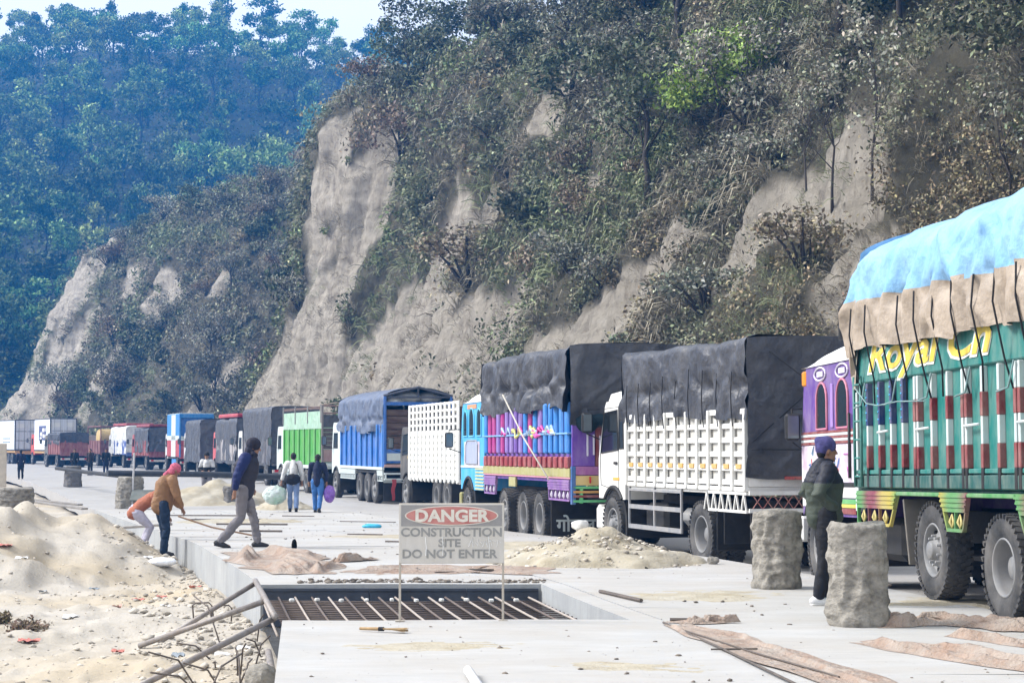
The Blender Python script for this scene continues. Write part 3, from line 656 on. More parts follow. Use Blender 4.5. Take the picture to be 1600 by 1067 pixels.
for i, (yf, v, k, s) in enumerate([(80, .45, 'dark', 1.1), (86, .46, 'dark', 1.2), (92, .50, 'grey', 1.1), (95, .53, 'dark', 1.2), (73, .44, 'dark', 1.0), (69, .44, 'grey', 1.0), (66, .42, 'dark', 1.0), (99, .55, 'dark', 1.1), (104, .58, 'grey', 1.1), (108, .60, 'dark', 1.2), (84, .50, 'dark', 1.3), (77, .49, 'dark', 1.3), (62, .40, 'grey', .9), (58, .39, 'dark', .9), (101, .50, 'grey', .9), (90, .42, 'grey', .8)]):
    ctree(k, yf, v, s, 'dark dusty tree in the thicket along the top of the slope', 'trees in the thicket along the top of the slope', rz=i * 2.1)
for i, (yf, v, k, s) in enumerate([(140, .70, 'ridge', .95), (136, .74, 'ridge2', 1.1), (131, .76, 'ridge', 1.15), (126, .78, 'ridge', 1.15), (121, .76, 'ridge2', 1.1), (116, .78, 'ridge', .9), (112, .74, 'ridge2', .9), (129, .86, 'ridge', 1.0), (119, .86, 'ridge2', 1.0), (146, .68, 'ridge2', 1.0), (150, .60, 'ridge2', 1.05), (108, .72, 'ridge', .9), (123, .90, 'ridge', 1.0), (114, .88, 'ridge2', 1.0), (104, .76, 'ridge', .9), (134, .84, 'ridge2', .9), (142, .78, 'ridge', 1.1)]):
    ctree(k, yf, v, s, 'bluish tree standing on the ridge above the big pale cliff', 'trees on the ridge above the cliff', rz=i * 1.3)
for i, (yf, v, k, s) in enumerate([(153, .66, 'ridge2', 1.2), (156, .60, 'ridge', 1.25), (160, .62, 'ridge2', 1.3), (163, .54, 'ridge', 1.0), (168, .60, 'ridge2', 1.2), (158, .50, 'ridge', .9), (172, .52, 'ridge', .9), (165, .44, 'ridge2', .8)]):
    ctree(k, yf, v, s, 'dark tree in the gully between the two cliff spurs', 'trees in the gully between the spurs', rz=i * 1.1)
for i, (yf, v) in enumerate([(190, .36), (184, .40), (200, .26), (178, .33), (188, .22), (205, .12), (182, .12), (225, .10)]):
    ctree('grey', yf, v, .8 + .05 * i, 'pale dusty tree on the face of the far left spur', 'trees on the far left spur', rz=i)

# ------------------------------------------------------------ haze
def haze():
    mb = MB(); mb.box((-40, 300, 68), (760, 700, 146)); m = bpy.data.materials.new('air'); m.use_nodes = True; n = m.node_tree.nodes; n.remove(n['Principled BSDF'])
    v = n.new('ShaderNodeVolumePrincipled'); v.inputs['Color'].default_value = (.03, .34, 1.0, 1); v.inputs['Density'].default_value = .00074; v.inputs['Anisotropy'].default_value = .2
    m.node_tree.links.new(v.outputs[0], n['Material Output'].inputs['Volume']); m.cycles.homogeneous_volume = True
    tag(mb.build('haze', m), 'blue haze in the valley air', 'haze', None, 'stuff')
haze()
# ------------------------------------------------------------ vehicle kit
def text_mesh(body, size, m, offset=0.0, shear=0.0, ext=.002, align='CENTER', sx=1.0):
    cu = bpy.data.curves.new('t', 'FONT'); cu.body = body; cu.size = size; cu.offset = offset; cu.shear = shear; cu.extrude = ext; cu.align_x = align; cu.resolution_u = 3
    o = bpy.data.objects.new('t', cu); COL.objects.link(o); me = evald(o); bpy.data.objects.remove(o, do_unlink=True); me.materials.clear(); me.materials.append(m)
    if sx != 1:
        for v in me.vertices: v.co.x *= sx
    me.name = 'lettering'; return me
SIDE = (R(90), 0, R(-90)); REAR = (R(90), 0, 0)
def lettering(body, size, m, parent, loc, rot, name='lettering', **k): return inst(name, text_mesh(body, size, m, **k), parent, loc, rot)

def tyre_mesh(lug=True, r=.525, w=.27):
    h = w / 2; mb = MB()
    mb.lathe([(-h * .72, .285), (-h * .86, .30), (-h * 1.0, .37), (-h * 1.02, r * .82), (-h * .93, r * .93), (-h * .80, r * .985), (-h * .4, r), (h * .4, r), (h * .80, r * .985), (h * .93, r * .93), (h * 1.02, r * .82), (h, .37), (h * .86, .30), (h * .72, .285)], 56)
    if lug:
        n = 40
        for k in range(n):
            for (x, ww, dz, off) in ((-h * .72, .09, .02, 0), (h * .72, .09, .02, .5), (-h * .2, .055, .015, .5), (h * .22, .055, .015, 0)):
                a = 2 * math.pi * (k + off) / n; Mx = Matrix.Rotation(a, 3, 'X'); c = Mx @ Vector((x, 0, r - .008 if abs(x) < h * .5 else r - .016))
                mb.box(c, (ww, .048, .04), Mx @ Matrix.Rotation(.25 if x > 0 else -.25, 3, 'Z'))
    return mb
def rim_mesh(dual):
    mb = MB()
    if dual: mb.lathe([(-.115, .295), (-.125, .285), (-.118, .272), (-.06, .262), (.06, .25), (.085, .235), (.095, .17), (.07, .135), (.0, .12), (-.03, .105), (-.035, 0)], 40)
    else: mb.lathe([(-.115, .295), (-.125, .285), (-.118, .270), (-.06, .255), (-.02, .245), (-.035, .20), (-.075, .165), (-.085, .14), (-.085, .11), (-.15, .10), (-.165, .085), (-.17, 0)], 40)
    return mb
def bolts_mesh(dual):
    mb = MB(); x = .075 if dual else -.095
    for k in range(10):
        a = 2 * math.pi * k / 10; mb.lathe([(x - .035, 0), (x - .035, .014), (x + .02, .018)], 6, (0, math.cos(a) * .155, math.sin(a) * .155))
    if not dual:
        for k in range(8):
            a = 2 * math.pi * (k + .5) / 8; mb.mat(1).lathe([(-.052, 0), (-.052, .028), (-.03, .030)], 10, (0, math.cos(a) * .215, math.sin(a) * .215))  # black discs stand for the rim holes, their dark put in as colour
    return mb
TY = tyre_mesh().mesh('tyre', M['tyre']); TY.polygons.foreach_set('use_smooth', [True] * len(TY.polygons)); TY.set_sharp_from_angle(angle=R(40))
TYF = tyre_mesh(False).mesh('tyre', M['tyre'], True)
RIM = {d: rim_mesh(d).mesh('rim', M['rim'], True) for d in (0, 1)}
BOL = {d: bolts_mesh(d).mesh('wheel_nuts', [M['hub'], M['black']]) for d in (0, 1)}
def wheel(t, y, side, dual, z=0.0, r=.525, near=True, xo=1.06):
    e = empty('wheel', (side * xo, y, r + z), 0 if side < 0 else math.pi, t); s = r / .525; e.scale = (1, s, s)
    e.rotation_euler[0] = random.Random(y * 7 + side).uniform(0, 6)
    inst('tyre', TY if near else TYF, e)
    if dual: inst('tyre', TY if near else TYF, e, (.31, 0, 0))
    inst('rim', RIM[1 if dual else 0], e)
    if near: tag(inst('wheel_nuts', BOL[1 if dual else 0], e), kind='stuff')
def part(t, name, m, fn, **k):
    mb = MB(); fn(mb); return mb.build(name, m, t, **k)
def boxp(t, name, c, d, m, ch=.008, rot=None): mb = MB(); mb.box(c, d, rot, ch); return mb.build(name, m, t)
def barp(t, name, a, b, w, h, m, ch=.004): mb = MB(); mb.bar(a, b, w, h, ch); return mb.build(name, m, t)
def rod(t, name, pts, r, m, n=6): mb = MB(); mb.tube(pts, r, n); return mb.build(name, m, t, smooth=True)
def truck(name, label, loc, hd, L, axles, near=True, zc=.82, flap=True, group='trucks queued along the road'):
    """axles: (y, dual, lift)"""
    ya, yb_ = axles[0][0], axles[-1][0]; c = math.cos(R(hd)); za, zb_ = zroad(loc[1] + c * ya), zroad(loc[1] + c * yb_); pt = math.atan2(zb_ - za, yb_ - ya)
    t = empty(name, (loc[0], loc[1], za - ya * math.tan(pt)), R(hd)); t.rotation_euler[0] = pt; tag(t, label, 'truck', group)
    mb = MB()
    for s in (-1, 1): mb.box((s * .42, L / 2 - .1, zc + .08), (.09, L - .5, .26))
    for k in range(int(L / 1.1)): mb.box((0, .5 + k * 1.1, zc + .08), (.8, .08, .16))
    for (y, d, z) in axles: mb.tube([(-.95, y, .525 + z), (.95, y, .525 + z)], .07, 8); mb.ball((0, y, .525 + z), (.2, .2, .2), 10, 6) if d else None
    mb.box((0, L * .55, zc - .12), (.7, 1.4, .4)); mb.box((0, L - 1.4, .95), (.8, 1.2, .6))
    mb.build('chassis', M['chassis'], t)
    for (y, d, z) in axles:
        for s in (-1, 1): wheel(t, y, s, d, z, near=near, xo=1.06 if d else 1.08)
    if flap:
        for s in (-1, 1): boxp(t, 'mudflap', (s * .92, axles[0][0] - .78, .62), (.62, .02, .62), M['black'])
    return t
_fr = random.Random(99); _FT = [_fr.uniform(-1, 1) for _ in range(4096)]
def fold(x, seed):
    x += seed * 37.31; i = math.floor(x); f = x - i; f = f * f * (3 - 2 * f); a = _FT[i & 4095]; return a + (_FT[(i + 1) & 4095] - a) * f
def tarp(t, w, y0, y1, zt, zl, m, hem=.10, amp=.03, fq=2.2, dome=.08, rear=None, front=None, seed=1, split=None, name='tarpaulin', crease=.35, bul=0.0, nv=110, roofn=0.03, slant=0.0, zs=3.3):
    """cloth thrown over a load: two sides, roof, rear drop; folds deepen toward the hem"""
    NS = 22; NR = 14; mb = MB(); prof = []
    for i in range(NS + 1): prof.append(('L', i / NS))
    for i in range(1, NR): prof.append(('T', i / NR))
    for i in range(NS + 1): prof.append(('R', 1 - i / NS))
    V = []; L = y1 - y0; cols = len(prof)
    for j in range(nv + 1):
        y = y0 + L * j / nv; zh = zl + hem * fold(y * 1.1, seed) + hem * .5 * fold(y * 4.1, seed + 3)
        ze = zt + roofn * fold(y * .9, seed + 9) + .035 * fold(y * 2.3, seed + 10) - .03 * max(0, 1 - 4 * abs(fold(y * .8, seed + 11)))
        for (k, q) in prof:
            if k == 'T':
                x = -w + 2 * w * q; z = ze + dome * math.sin(math.pi * q) ** .7 + roofn * .7 * (fold(x * 1.4 + y * .8, seed + 40) + fold(y * 1.3 - x * .9, seed + 41))
                V.append((x * .985, y, z))
            else:
                s = -1 if k == 'L' else 1; z = zh + (ze - zh) * q; dn = 1 - q
                f = amp * (.30 + 1.3 * dn) * (fold(y * fq, seed + s) + .7 * fold(y * fq * 2.3 + z * .6, seed + 5 + s)) + .022 * fold(y * 4 + z * 3.5, seed + 2) + .018 * fold(y * 3 - z * 4.5, seed + 6)
                gr = max(0, 1 - 3.2 * abs(fold(y * fq * 1.2 + .25 * z, seed + 12 + s))); f -= amp * 1.1 * gr * gr * (.2 + dn); gd = max(0, 1 - 5 * abs(fold(y * 1.1 + z * 1.6, seed + 15))); f += .03 * gd * gd; gd = max(0, 1 - 5 * abs(fold(y * 1.2 - z * 1.8, seed + 16))); f += .03 * gd * gd
                band = math.exp(-((q - crease) / .09) ** 2) * amp * (2.2 * fold(y * 3.5, seed + 8) - 1.0)     # rope pulls the cloth in
                rd = min(1, (1 - q) / .10); rx = (1 - rd) ** 2 * .06
                bl = bul * math.sin(math.pi * min(1, q * 1.05)) 
                V.append((s * (w + f + band * .8 + .012 - rx + bl), y, z - (0 if q < .9 else 0)))
    if slant: V = [(p[0], y0 + (p[1] - y0) * (1 - slant * min(1, max(0, (p[2] - zs) / (zt - zs)))), p[2]) for p in V]
    F = [(j * cols + i, j * cols + i + 1, (j + 1) * cols + i + 1, (j + 1) * cols + i) for j in range(nv) for i in range(cols - 1)]
    if split is None: mb.add(V, F)
    else:
        for f in F:
            zc = sum(V[k][2] for k in f) / 4; mb.m.append(1 if zc < split + .05 * fold(V[f[0]][1] * .5, 3) else 0); mb.f.append(f)
        mb.v = V
    mb.cur = 0
    def drop(yb, zb, sg, sd):
        def fn(u, v):
            x = -w + 2 * w * u; zh = zb + hem * fold(x * 1.6, sd); zz = zt + dome * math.sin(math.pi * u) ** .7; z = zh + (zz - zh) * v
            f = amp * 1.2 * (.3 + (1 - v)) * (fold(x * 2.2 + z * .7, sd) + .5 * fold(x * 5 - z * .9, sd + 1)) + .05 * fold(x * 1.1 + z * 1.7, sd + 2) + .05 * max(0, 1 - 5 * abs(fold(x * 1.0 + z * 1.3, sd + 3))) ** 2 + .05 * max(0, 1 - 5 * abs(fold(x * 1.1 - z * 1.5, sd + 4))) ** 2
            return (x * .995, yb + sg * (f + .03 + .05 * math.sin(math.pi * v)), z)
        mb.grid(fn, 40, 40)
    if rear is not None: drop(y0, rear, -1, seed + 20)
    if front is not None: drop(y1, front, 1, seed + 30)
    o = mb.build(name, m, t, smooth=True); return o
def tarp_mat(col, name='tarp', rough=.55, dirt=.35, dcol=(.16, .15, .145)):
    return mat(name, col, rough, .28, 2.4, bump=.9, bscale=3.2, bdist=.09, dirt=dirt, dcol=dcol, dscale=1.1, spec=.4)
M['tarp_dark'] = tarp_mat((.034, .037, .048), rough=.46, dirt=.6, dcol=(.13, .13, .135)); M['tarp_grey'] = tarp_mat((.065, .07, .085), rough=.45); M['tarp_blue'] = tarp_mat((.19, .40, .64), rough=.6, dirt=.4, dcol=(.36, .47, .58)); M['tarp_tan'] = tarp_mat((.35, .285, .22), dirt=.3, dcol=(.36, .31, .26))  # tarp_dark: paler dirt tone doubles as wrinkle highlights painted into the cloth
M['tarp_bluegrey'] = tarp_mat((.10, .13, .20)); M['tarp_white'] = tarp_mat((.62, .63, .62), dirt=.25, dcol=(.4, .39, .37)); M['tarp_green'] = tarp_mat((.30, .46, .34), dirt=.4, dcol=(.45, .5, .47))
M['plank'] = mat('brown_plank', (.075, .042, .036), .8, .3, 4, bump=.3, bscale=20, stretch=(1, 1, 6), dirt=.3)

def arch(cx, cz, r, a0, a1, n=10): return [(cx + r * math.cos(R(a0 + (a1 - a0) * k / n)), cz + r * math.sin(R(a0 + (a1 - a0) * k / n))) for k in range(n + 1)]
def cab_shell(t, y0, y1, zb, zt, wy, m, w=1.2, wr=.66, lean=.22, nose=0.0, name='cab', zsh=1.9):
    """side profile with a wheel arch, swept across the width"""
    zz = .525; a = math.degrees(math.asin(max(-.9, min(.95, (zb - zz) / wr))))
    poly = [(y0, zb)] + [p for p in arch(wy, zz, wr, 180 - a, a, 12) if y0 < p[0] < y1 - .03] + [(y1 - .02, zb), (y1 + nose, zb + .35), (y1 + nose, zsh - .05), (y1 - lean, zt - .12), (y1 - lean - .12, zt), (y0, zt)]
    mb = MB(); mb.prism(poly, -w, w); o = mb.build(name, m, t, fix=True)
    wl = MB()
    for s in (-1, 1): wl = MB(); wl.tube([(s * (w + .004), p[0], p[1]) for p in arch(wy, zz, wr + .01, 180 - a, a, 14)], .035, 6); wl.build('wheel_arch_trim', M['black'], t)
    mb = MB(); mb.prism([(wy + wr * .98 * math.cos(R(q)), zz + wr * .98 * math.sin(R(q))) for q in np.linspace(200, -20, 14)], -w + .03, w - .03); mb.build('wheel_well', M['black'], t, fix=True)
    return o
def pane(t, poly, x, m=None, th=.012, name='window', frame=None, fr=.018):
    s = -1 if x < 0 else 1; mb = MB(); mb.prism(poly, x - th / 2, x + th / 2); o = mb.build(name, m or M['glass'], t, fix=True)
    if frame:
        mb = MB(); P = [(x + s * .006, p[0], p[1]) for p in poly]; mb.tube(P + P[:2], fr, 6, False); mb.build('window_frame', frame, o)
    return o
def mirror(t, x, y, z, arm=.35):
    s = -1 if x < 0 else 1
    o = boxp(t, 'mirror', (x + s * arm, y + .05, z), (.20, .10, .36), M['black'], .03)
    mb = MB(); mb.box((x + s * arm, y - .003, z), (.15, .004, .30)); mb.build('mirror_glass', M['mirrorg'], o)
    mb = MB(); mb.tube([(x, y + .1, z + .25), (x + s * arm, y + .06, z + .24), (x + s * arm, y + .05, z + .1)], .014, 6); mb.build('mirror_arm', M['black'], o); mb = MB(); mb.tube([(x, y + .1, z - .3), (x + s * arm, y + .06, z - .2)], .012, 6); mb.build('mirror_arm', M['black'], o)
def fascia(t, segs, zt, zb, x, fcol, ocol, depth=.05):
    """painted skirt pieces between the wheels with leaf ornaments in openings; segs: (y0,y1,slopeL,slopeR)"""
    for i, (a, b, sl, sr) in enumerate(segs):
        zm = zt - (zt - zb) * .52; dz = zt - zb; mb = MB()
        q = lambda z: ((zt - z) / dz)
        mb.prism([(a + sl * q(zm), zm), (b - sr * q(zm), zm), (b, zt), (a, zt)], x - depth / 2, x + depth / 2)
        for k in range(3): z = zt - (.10 + .13 * k) * dz; mb.prism([(a + sl * q(z), z - .012), (b - sr * q(z), z - .012), (b - sr * q(z) , z + .012), (a + sl * q(z), z + .012)], x - depth / 2 - .012, x - depth / 2 + .004)
        o = mb.build('skirt_board', fcol, t, fix=True)
        aa, bb = a + sl * q(zb + .02), b - sr * q(zb + .02); n = max(2, int((bb - aa) / .3)); mb = MB()
        mb.bar((x, a + sl, zb), (x, b - sr, zb), depth, .035); mb.bar((x, a + sl * q(zm), zm), (x, a + sl, zb), depth * .8, .03); mb.bar((x, b - sr * q(zm), zm), (x, b - sr, zb), depth * .8, .03)
        for k in range(1, n): y = aa + (bb - aa) * k / n; mb.bar((x, y, zb), (x, y, zm), depth * .7, .02)
        mb.build('skirt_frame', fcol, o)
        for k in range(n):
            mb = MB(); y = aa + (bb - aa) * (k + .5) / n; h = (zm - zb)
            for s in (-1, 1): mb.tube([(x, y, zb + h * .12), (x, y + s * h * .30, zb + h * .45), (x, y, zb + h * .9)], [.010, .022, .006], 5)
            mb.build('skirt_ornament', ocol, o, smooth=True)
def lattice(t, x, y0, y1, z0_, z1, nposts, nrails, m, mp, post=(.07, .07), rail=.10, panel=True, open_rows=0, dp=.05):
    s = -1 if x < 0 else 1
    if panel: boxp(t, 'side_panel', (x - s * dp, (y0 + y1) / 2, (z0_ + z1 - (z1 - z0_) * open_rows / max(1, nrails)) / 2), (.03, y1 - y0, z1 - z0_ - (z1 - z0_) * open_rows / max(1, nrails)), mp)
    for k in range(nrails + 1):
        z = z0_ + (z1 - z0_) * k / nrails; boxp(t, 'rail', (x - s * .012, (y0 + y1) / 2, z), (.05, y1 - y0, rail), m, .008)
    for k in range(nposts + 1):
        y = y0 + (y1 - y0) * k / nposts; boxp(t, 'post', (x + s * .012, y, (z0_ + z1) / 2 - .04), (post[0], post[1], z1 - z0_ + .16), m, .01)
def rope(t, pts, r=.009, m=None, name='rope'): return rod(t, name, pts, r, m or M['rope'], 5)

# ------------------------------------------------------------ teal truck, nearest, cut by the right edge
TEAL = paint((.004, .17, .15), .25, .42); TEALD = paint((.004, .085, .078), .3); NAVY = paint((.012, .03, .14), .3); MAROON = paint((.20, .018, .025), .35); OFFW = paint((.58, .66, .66), .4); PURP = paint((.11, .045, .27), .3, .4); PINK = paint((.55, .16, .26), .3)
def gradient_paint(name, cols, axis=1, scale=1.0, off=0.0, dirt=.35):
    m = mat(name, (1, 1, 1), .55, .05, dirt=dirt, dcol=(.35, .32, .28), dscale=3); n = m.node_tree.nodes; l = m.node_tree.links
    rp = next(x for x in n if x.type == 'VALTORGB'); tc = n['Texture Coordinate']; sp = n.new('ShaderNodeSeparateXYZ'); l.new(tc.outputs['Object'], sp.inputs[0])
    ma = n.new('ShaderNodeMath'); ma.operation = 'MULTIPLY_ADD'; ma.inputs[1].default_value = scale; ma.inputs[2].default_value = off; l.new(sp.outputs[axis], ma.inputs[0])
    fr = n.new('ShaderNodeMath'); fr.operation = 'FRACT'; l.new(ma.outputs[0], fr.inputs[0]); l.new(fr.outputs[0], rp.inputs[0]); rp.color_ramp.interpolation = 'LINEAR'
    e = rp.color_ramp.elements
    while len(e) > 1: e.remove(e[-1])
    for i, c in enumerate(cols):
        el = e[0] if i == 0 else e.new(i / (len(cols) - 1)); el.position = i / (len(cols) - 1); el.color = (*c, 1)
    return m
M['skirt'] = gradient_paint('skirt_paint', [(.21, .05, .075), (.22, .055, .08), (.44, .35, .06), (.44, .36, .06), (.09, .28, .09), (.08, .27, .08), (.21, .05, .075)], 1, -.62, .0)
M['mural'] = mat('painted_mural', (.62, .62, .66), .5, .15, 2, dirt=.75, dcol=(.30, .10, .20), dscale=3.2)
def royal_lettering(t, x):
    y = lettering('Royal Ch', .52, paint((.66, .50, .06), .2), t, (x - .014, 6.40, 2.66), SIDE, offset=.010, shear=.30, align='LEFT', sx=2.0)
    lettering('Royal Ch', .52, paint((.70, .72, .66), .2), t, (x - .007, 6.43, 2.645), SIDE, offset=.026, shear=.30, align='LEFT', sx=2.0)
def teal_truck():
    t = truck('cargo_truck', 'green-sided cargo truck with sky-blue and tan tarpaulin and purple cab', (6.31, 16.575, -.01), 7.4, 9.55, [(2.5, 1, 0), (4.44, 0, .10), (8.66, 0, 0)])
    x = -1.22; zb, zt = 1.28, 3.02; yb = 6.92
    boxp(t, 'side_panel', (x + .03, yb / 2, (zb + zt) / 2), (.04, yb, zt - zb), TEAL); boxp(t, 'side_panel', (1.19, yb / 2, (zb + zt) / 2), (.04, yb, zt - zb), TEAL)
    boxp(t, 'front_panel', (0, yb - .02, 2.2), (2.36, .04, 1.8), TEAL); boxp(t, 'tailgate', (0, .02, 2.1), (2.4, .05, 1.7), TEAL); boxp(t, 'bed_floor', (0, yb / 2, 1.24), (2.4, yb, .07), TEALD)
    boxp(t, 'top_rail', (x, yb / 2, 2.76), (.07, yb + .02, .46), TEAL, .015); boxp(t, 'bottom_sill', (x - .01, yb / 2, 1.36), (.08, yb, .14), TEALD); boxp(t, 'bottom_rail', (x - .012, yb / 2, 1.47), (.06, yb, .05), TEAL)
    royal_lettering(t, x - .036)
    ribs = [(6.42, 0), (5.98, 0), (5.56, 0), (5.16, 0), (4.76, 1), (4.66, 1), (4.22, 1), (3.74, 1), (3.30, 1), (3.20, 1), (2.76, 1), (2.32, 1), (1.9, 1), (1.8, 1), (1.3, 1), (.85, 1), (.4, 1), (.1, 1)]
    for (y, k) in ribs:
        mb = MB(); segs = [(2.52, 2.02, 3), (2.02, 1.78, 1), (1.78, 1.52, 2), (1.52, 1.29, 4)] if k == 0 else [(2.52, 2.26, 1), (2.26, 2.02, 2), (2.02, 1.74, 1), (1.74, 1.50, 2), (1.50, 1.29, 4)]
        for (a, b, c) in segs: mb.mat(c).box((x - .02, y, (a + b) / 2), (.075 if c != 1 else .068, .066 if c != 1 else .052, a - b), None, .006)
        if k == 0:
            for q in range(5): mb.mat(5).ball((x - .06, y, 2.44 - .09 * q), .012, 8, 5)
        mb.build('rib', [TEAL, OFFW, MAROON, NAVY, M['black'], paint((.1, .4, .7), 0)], t)
    for (a, b, z) in ((5.98, 5.62, 1.93), (4.66, 4.26, 1.93), (3.2, 2.8, 1.93), (1.8, 1.4, 1.93)): rod(t, 'tie_bar', [(x - .07, a, z), (x - .07, b, z + .01)], .016, OFFW)
    mb = MB()                                                     # ladder at the front of the bed
    for y in (6.60, 6.86): mb.tube([(x - .07, y, 1.3), (x - .07, y, 2.62)], .018, 6)
    for k in range(6): mb.tube([(x - .07, 6.60, 1.42 + .22 * k), (x - .07, 6.86, 1.42 + .22 * k)], .014, 6)
    mb.build('ladder', TEAL, t, smooth=True)
    fascia(t, [(5.42, 6.90, .28, .02), (3.22, 4.05, .16, .22), (.05, 2.0, .02, .25)], 1.25, .86, x - .02, M['skirt'], paint((.62, .52, .18), .3))
    for (a, b) in ((4.0, 5.5), (1.95, 3.25)): boxp(t, 'skirt_strip', (x - .02, (a + b) / 2, 1.225), (.05, b - a + .02, .045), paint((.08, .28, .09), .4))
    boxp(t, 'mudguard', (-.98, 5.25, .80), (.48, .03, .75), mat('mud_flap_canvas', (.17, .155, .135), .9, .2), rot=Matrix.Rotation(R(-14), 3, 'X')); boxp(t, 'fuel_tank', (-.75, 6.35, .68), (.55, .9, .5), M['black'], .08); boxp(t, 'battery_box', (.7, 6.2, .68), (.5, 1.0, .5), M['black'], .05)
    boxp(t, 'underbody', (0, 5.6, .72), (.9, 2.6, .5), M['black'], .05)
    # load under two-coloured tarpaulin
    tarp(t, 1.32, -.1, 6.98, 4.05, 2.90, [M['tarp_blue'], M['tarp_tan']], hem=.05, amp=.055, fq=1.9, dome=.34, rear=2.2, front=None, seed=4, split=3.46, crease=.45, bul=.05, nv=170, slant=.085, zs=3.2)
    mb = MB(); mb.cur = 0                                          # front closure drawn down to a corner
    def fr(u, v):
        xx = -1.33 + 2.66 * u; zt_ = 4.07 + .34 * math.sin(math.pi * u) ** .7; zl = 2.62 + .85 * min(1, abs(u) * 1.6); z = zl + (zt_ - zl) * v
        return (xx, 6.98 - .60 * min(1, max(0, (z - 3.2) / .85)) + .10 * math.sin(math.pi * v) * math.sin(math.pi * u) + .03 * fold(xx * 3 + z * 2, 5) - .1 * (1 - v) * (u < .08), z)
    mb.grid(fr, 30, 24)
    for i, f in enumerate(mb.f): mb.m[i] = 1 if sum(mb.v[k][2] for k in f) / 4 < 3.46 else 0
    mb.build('tarpaulin_front', [M['tarp_blue'], M['tarp_tan']], t, smooth=True)
    mb = MB(); mb.grid(lambda u, v: (x - .05 - .03 * math.sin(6 * u + 3 * v), 7.12 - .62 * u * (1 - .8 * v) - .18 * v, 3.40 - .95 * v + .02 * math.sin(9 * u)), 10, 14); mb.build('tarpaulin_corner', M['tarp_tan'], t, smooth=True)
    for k in range(12):
        y = .3 + k * .57; g = .04 * fold(k * 3.3, 2)
        rope(t, [(x - .19, y + g, 3.42), (x - .21, y, 3.1), (x - .18, y - .02, 2.9), (x - .085, y + .04, 2.55), (x - .06, y + .1 * (-1) ** k, 2.26)], .011, M['rope'])
        if k % 2: rope(t, [(x - .09, y - .2, 2.52), (x - .09, y - .05, 2.27), (x - .09, y + .25, 2.24)], .010, M['ropel'])
    rope(t, [(x - .09, 6.75, 2.48), (x - .10, 6.3, 2.28), (x - .09, 5.9, 2.24), (x - .09, 5.2, 2.26), (x - .09, 4.3, 2.23)], .008, M['ropel'])
    # cab
    cab_shell(t, 7.06, 9.45, .92, 2.86, 8.66, PURP, w=1.2, wr=.72, lean=.12, zsh=1.98)
    boxp(t, 'cab_rear_post', (-1.17, 7.03, 2.0), (.1, .10, 2.0), OFFW)
    mb = MB(); mb.grid(lambda u, v: (-1.22 + 2.44 * u, 7.1 + 2.32 * v, 2.86 + .40 * (math.sin(math.pi * min(1, max(0, u))) ** .45) * (1 - (max(0, v - .35) / .65) ** 2.2)), 22, 16); mb.build('cab_roof', M['white'], t, smooth=True)
    for (a, b) in ((7.36, 7.84), (8.26, 8.72)):
        poly = [(a, 2.03), (b, 2.03), (b, 2.40)] + arch((a + b) / 2, 2.40, (b - a) / 2, 0, 180, 9)[1:-1] + [(a, 2.40)]
        pane(t, poly, -1.207, frame=PINK, fr=.016)
    boxp(t, 'door_pillar', (-1.208, 8.05, 2.32), (.02, .10, .56), paint((.30, .18, .50), .2)); boxp(t, 'corner_lamp', (-1.20, 9.30, 2.72), (.04, .16, .2), M['lampo'], .02)
    for (y, w_) in ((7.6, .5), (8.55, .5)):                        # painted roundels over the windows
        mb = MB(); P = [(-1.212, y + w_ / 2 * math.cos(a), 2.745 + .085 * math.sin(a)) for a in np.linspace(0, 2 * math.pi, 17)]; mb.tube(P, .014, 5, False); mb.box((-1.211, y, 2.745), (.012, .26, .07)); mb.build('painted_roundel', paint((.62, .58, .70), .3), t)
    for i, (z, m_) in enumerate(((1.99, MAROON), (1.955, OFFW), (1.92, MAROON), (1.885, OFFW), (1.85, MAROON))): boxp(t, 'belt_stripe', (-1.21, 8.25, z), (.022 + .002 * i, 2.34, .033), m_, .003)
    boxp(t, 'mural_panel', (-1.208, 8.24, 1.585), (.02, 2.36, .48), M['mural'], .004)
    lettering('30', .24, paint((.10, .12, .22), .2), t, (-1.222, 8.02, 1.62), SIDE, offset=.002)
    rg = random.Random(3); mb = MB()
    for k in range(26):
        y0 = rg.uniform(7.3, 9.2); z = rg.uniform(1.40, 1.72); mb.mat(k % 4).tube([(-1.222, y0, z), (-1.222, y0 + rg.uniform(-.12, .12), z + rg.uniform(.0, .12)), (-1.222, y0 + rg.uniform(-.2, .2), z + rg.uniform(-.05, .12))], .011, 4)
    mb.build('mural_strokes', [paint((.15, .25, .6), .2), paint((.45, .12, .4), .2), paint((.5, .12, .12), .2), paint((.2, .35, .5), .2)], t, kind='stuff')
    for (z, h, m_) in ((1.315, .05, M['black']), (1.22, .13, M['white']), (1.11, .06, paint((.10, .36, .12), .2)), (1.055, .045, paint((.6, .48, .08), .2)), (.99, .07, MAROON)):
        boxp(t, 'cab_stripe', (-1.209, 7.5, z), (.02, .85, h), m_, .003)
    boxp(t, 'cab_front_side', (-1.207, 9.3, 1.18), (.02, .2, .3), M['white'], .004)
    boxp(t, 'front_bumper', (0, 9.62, .72), (2.4, .18, .34), M['white'], .03)
    boxp(t, 'windscreen', (0, 9.42, 2.42), (2.1, .03, .72), M['glass'], rot=Matrix.Rotation(R(8), 3, 'X')); mirror(t, -1.2, 9.35, 2.08, .15); mirror(t, 1.2, 9.35, 2.12, .30)
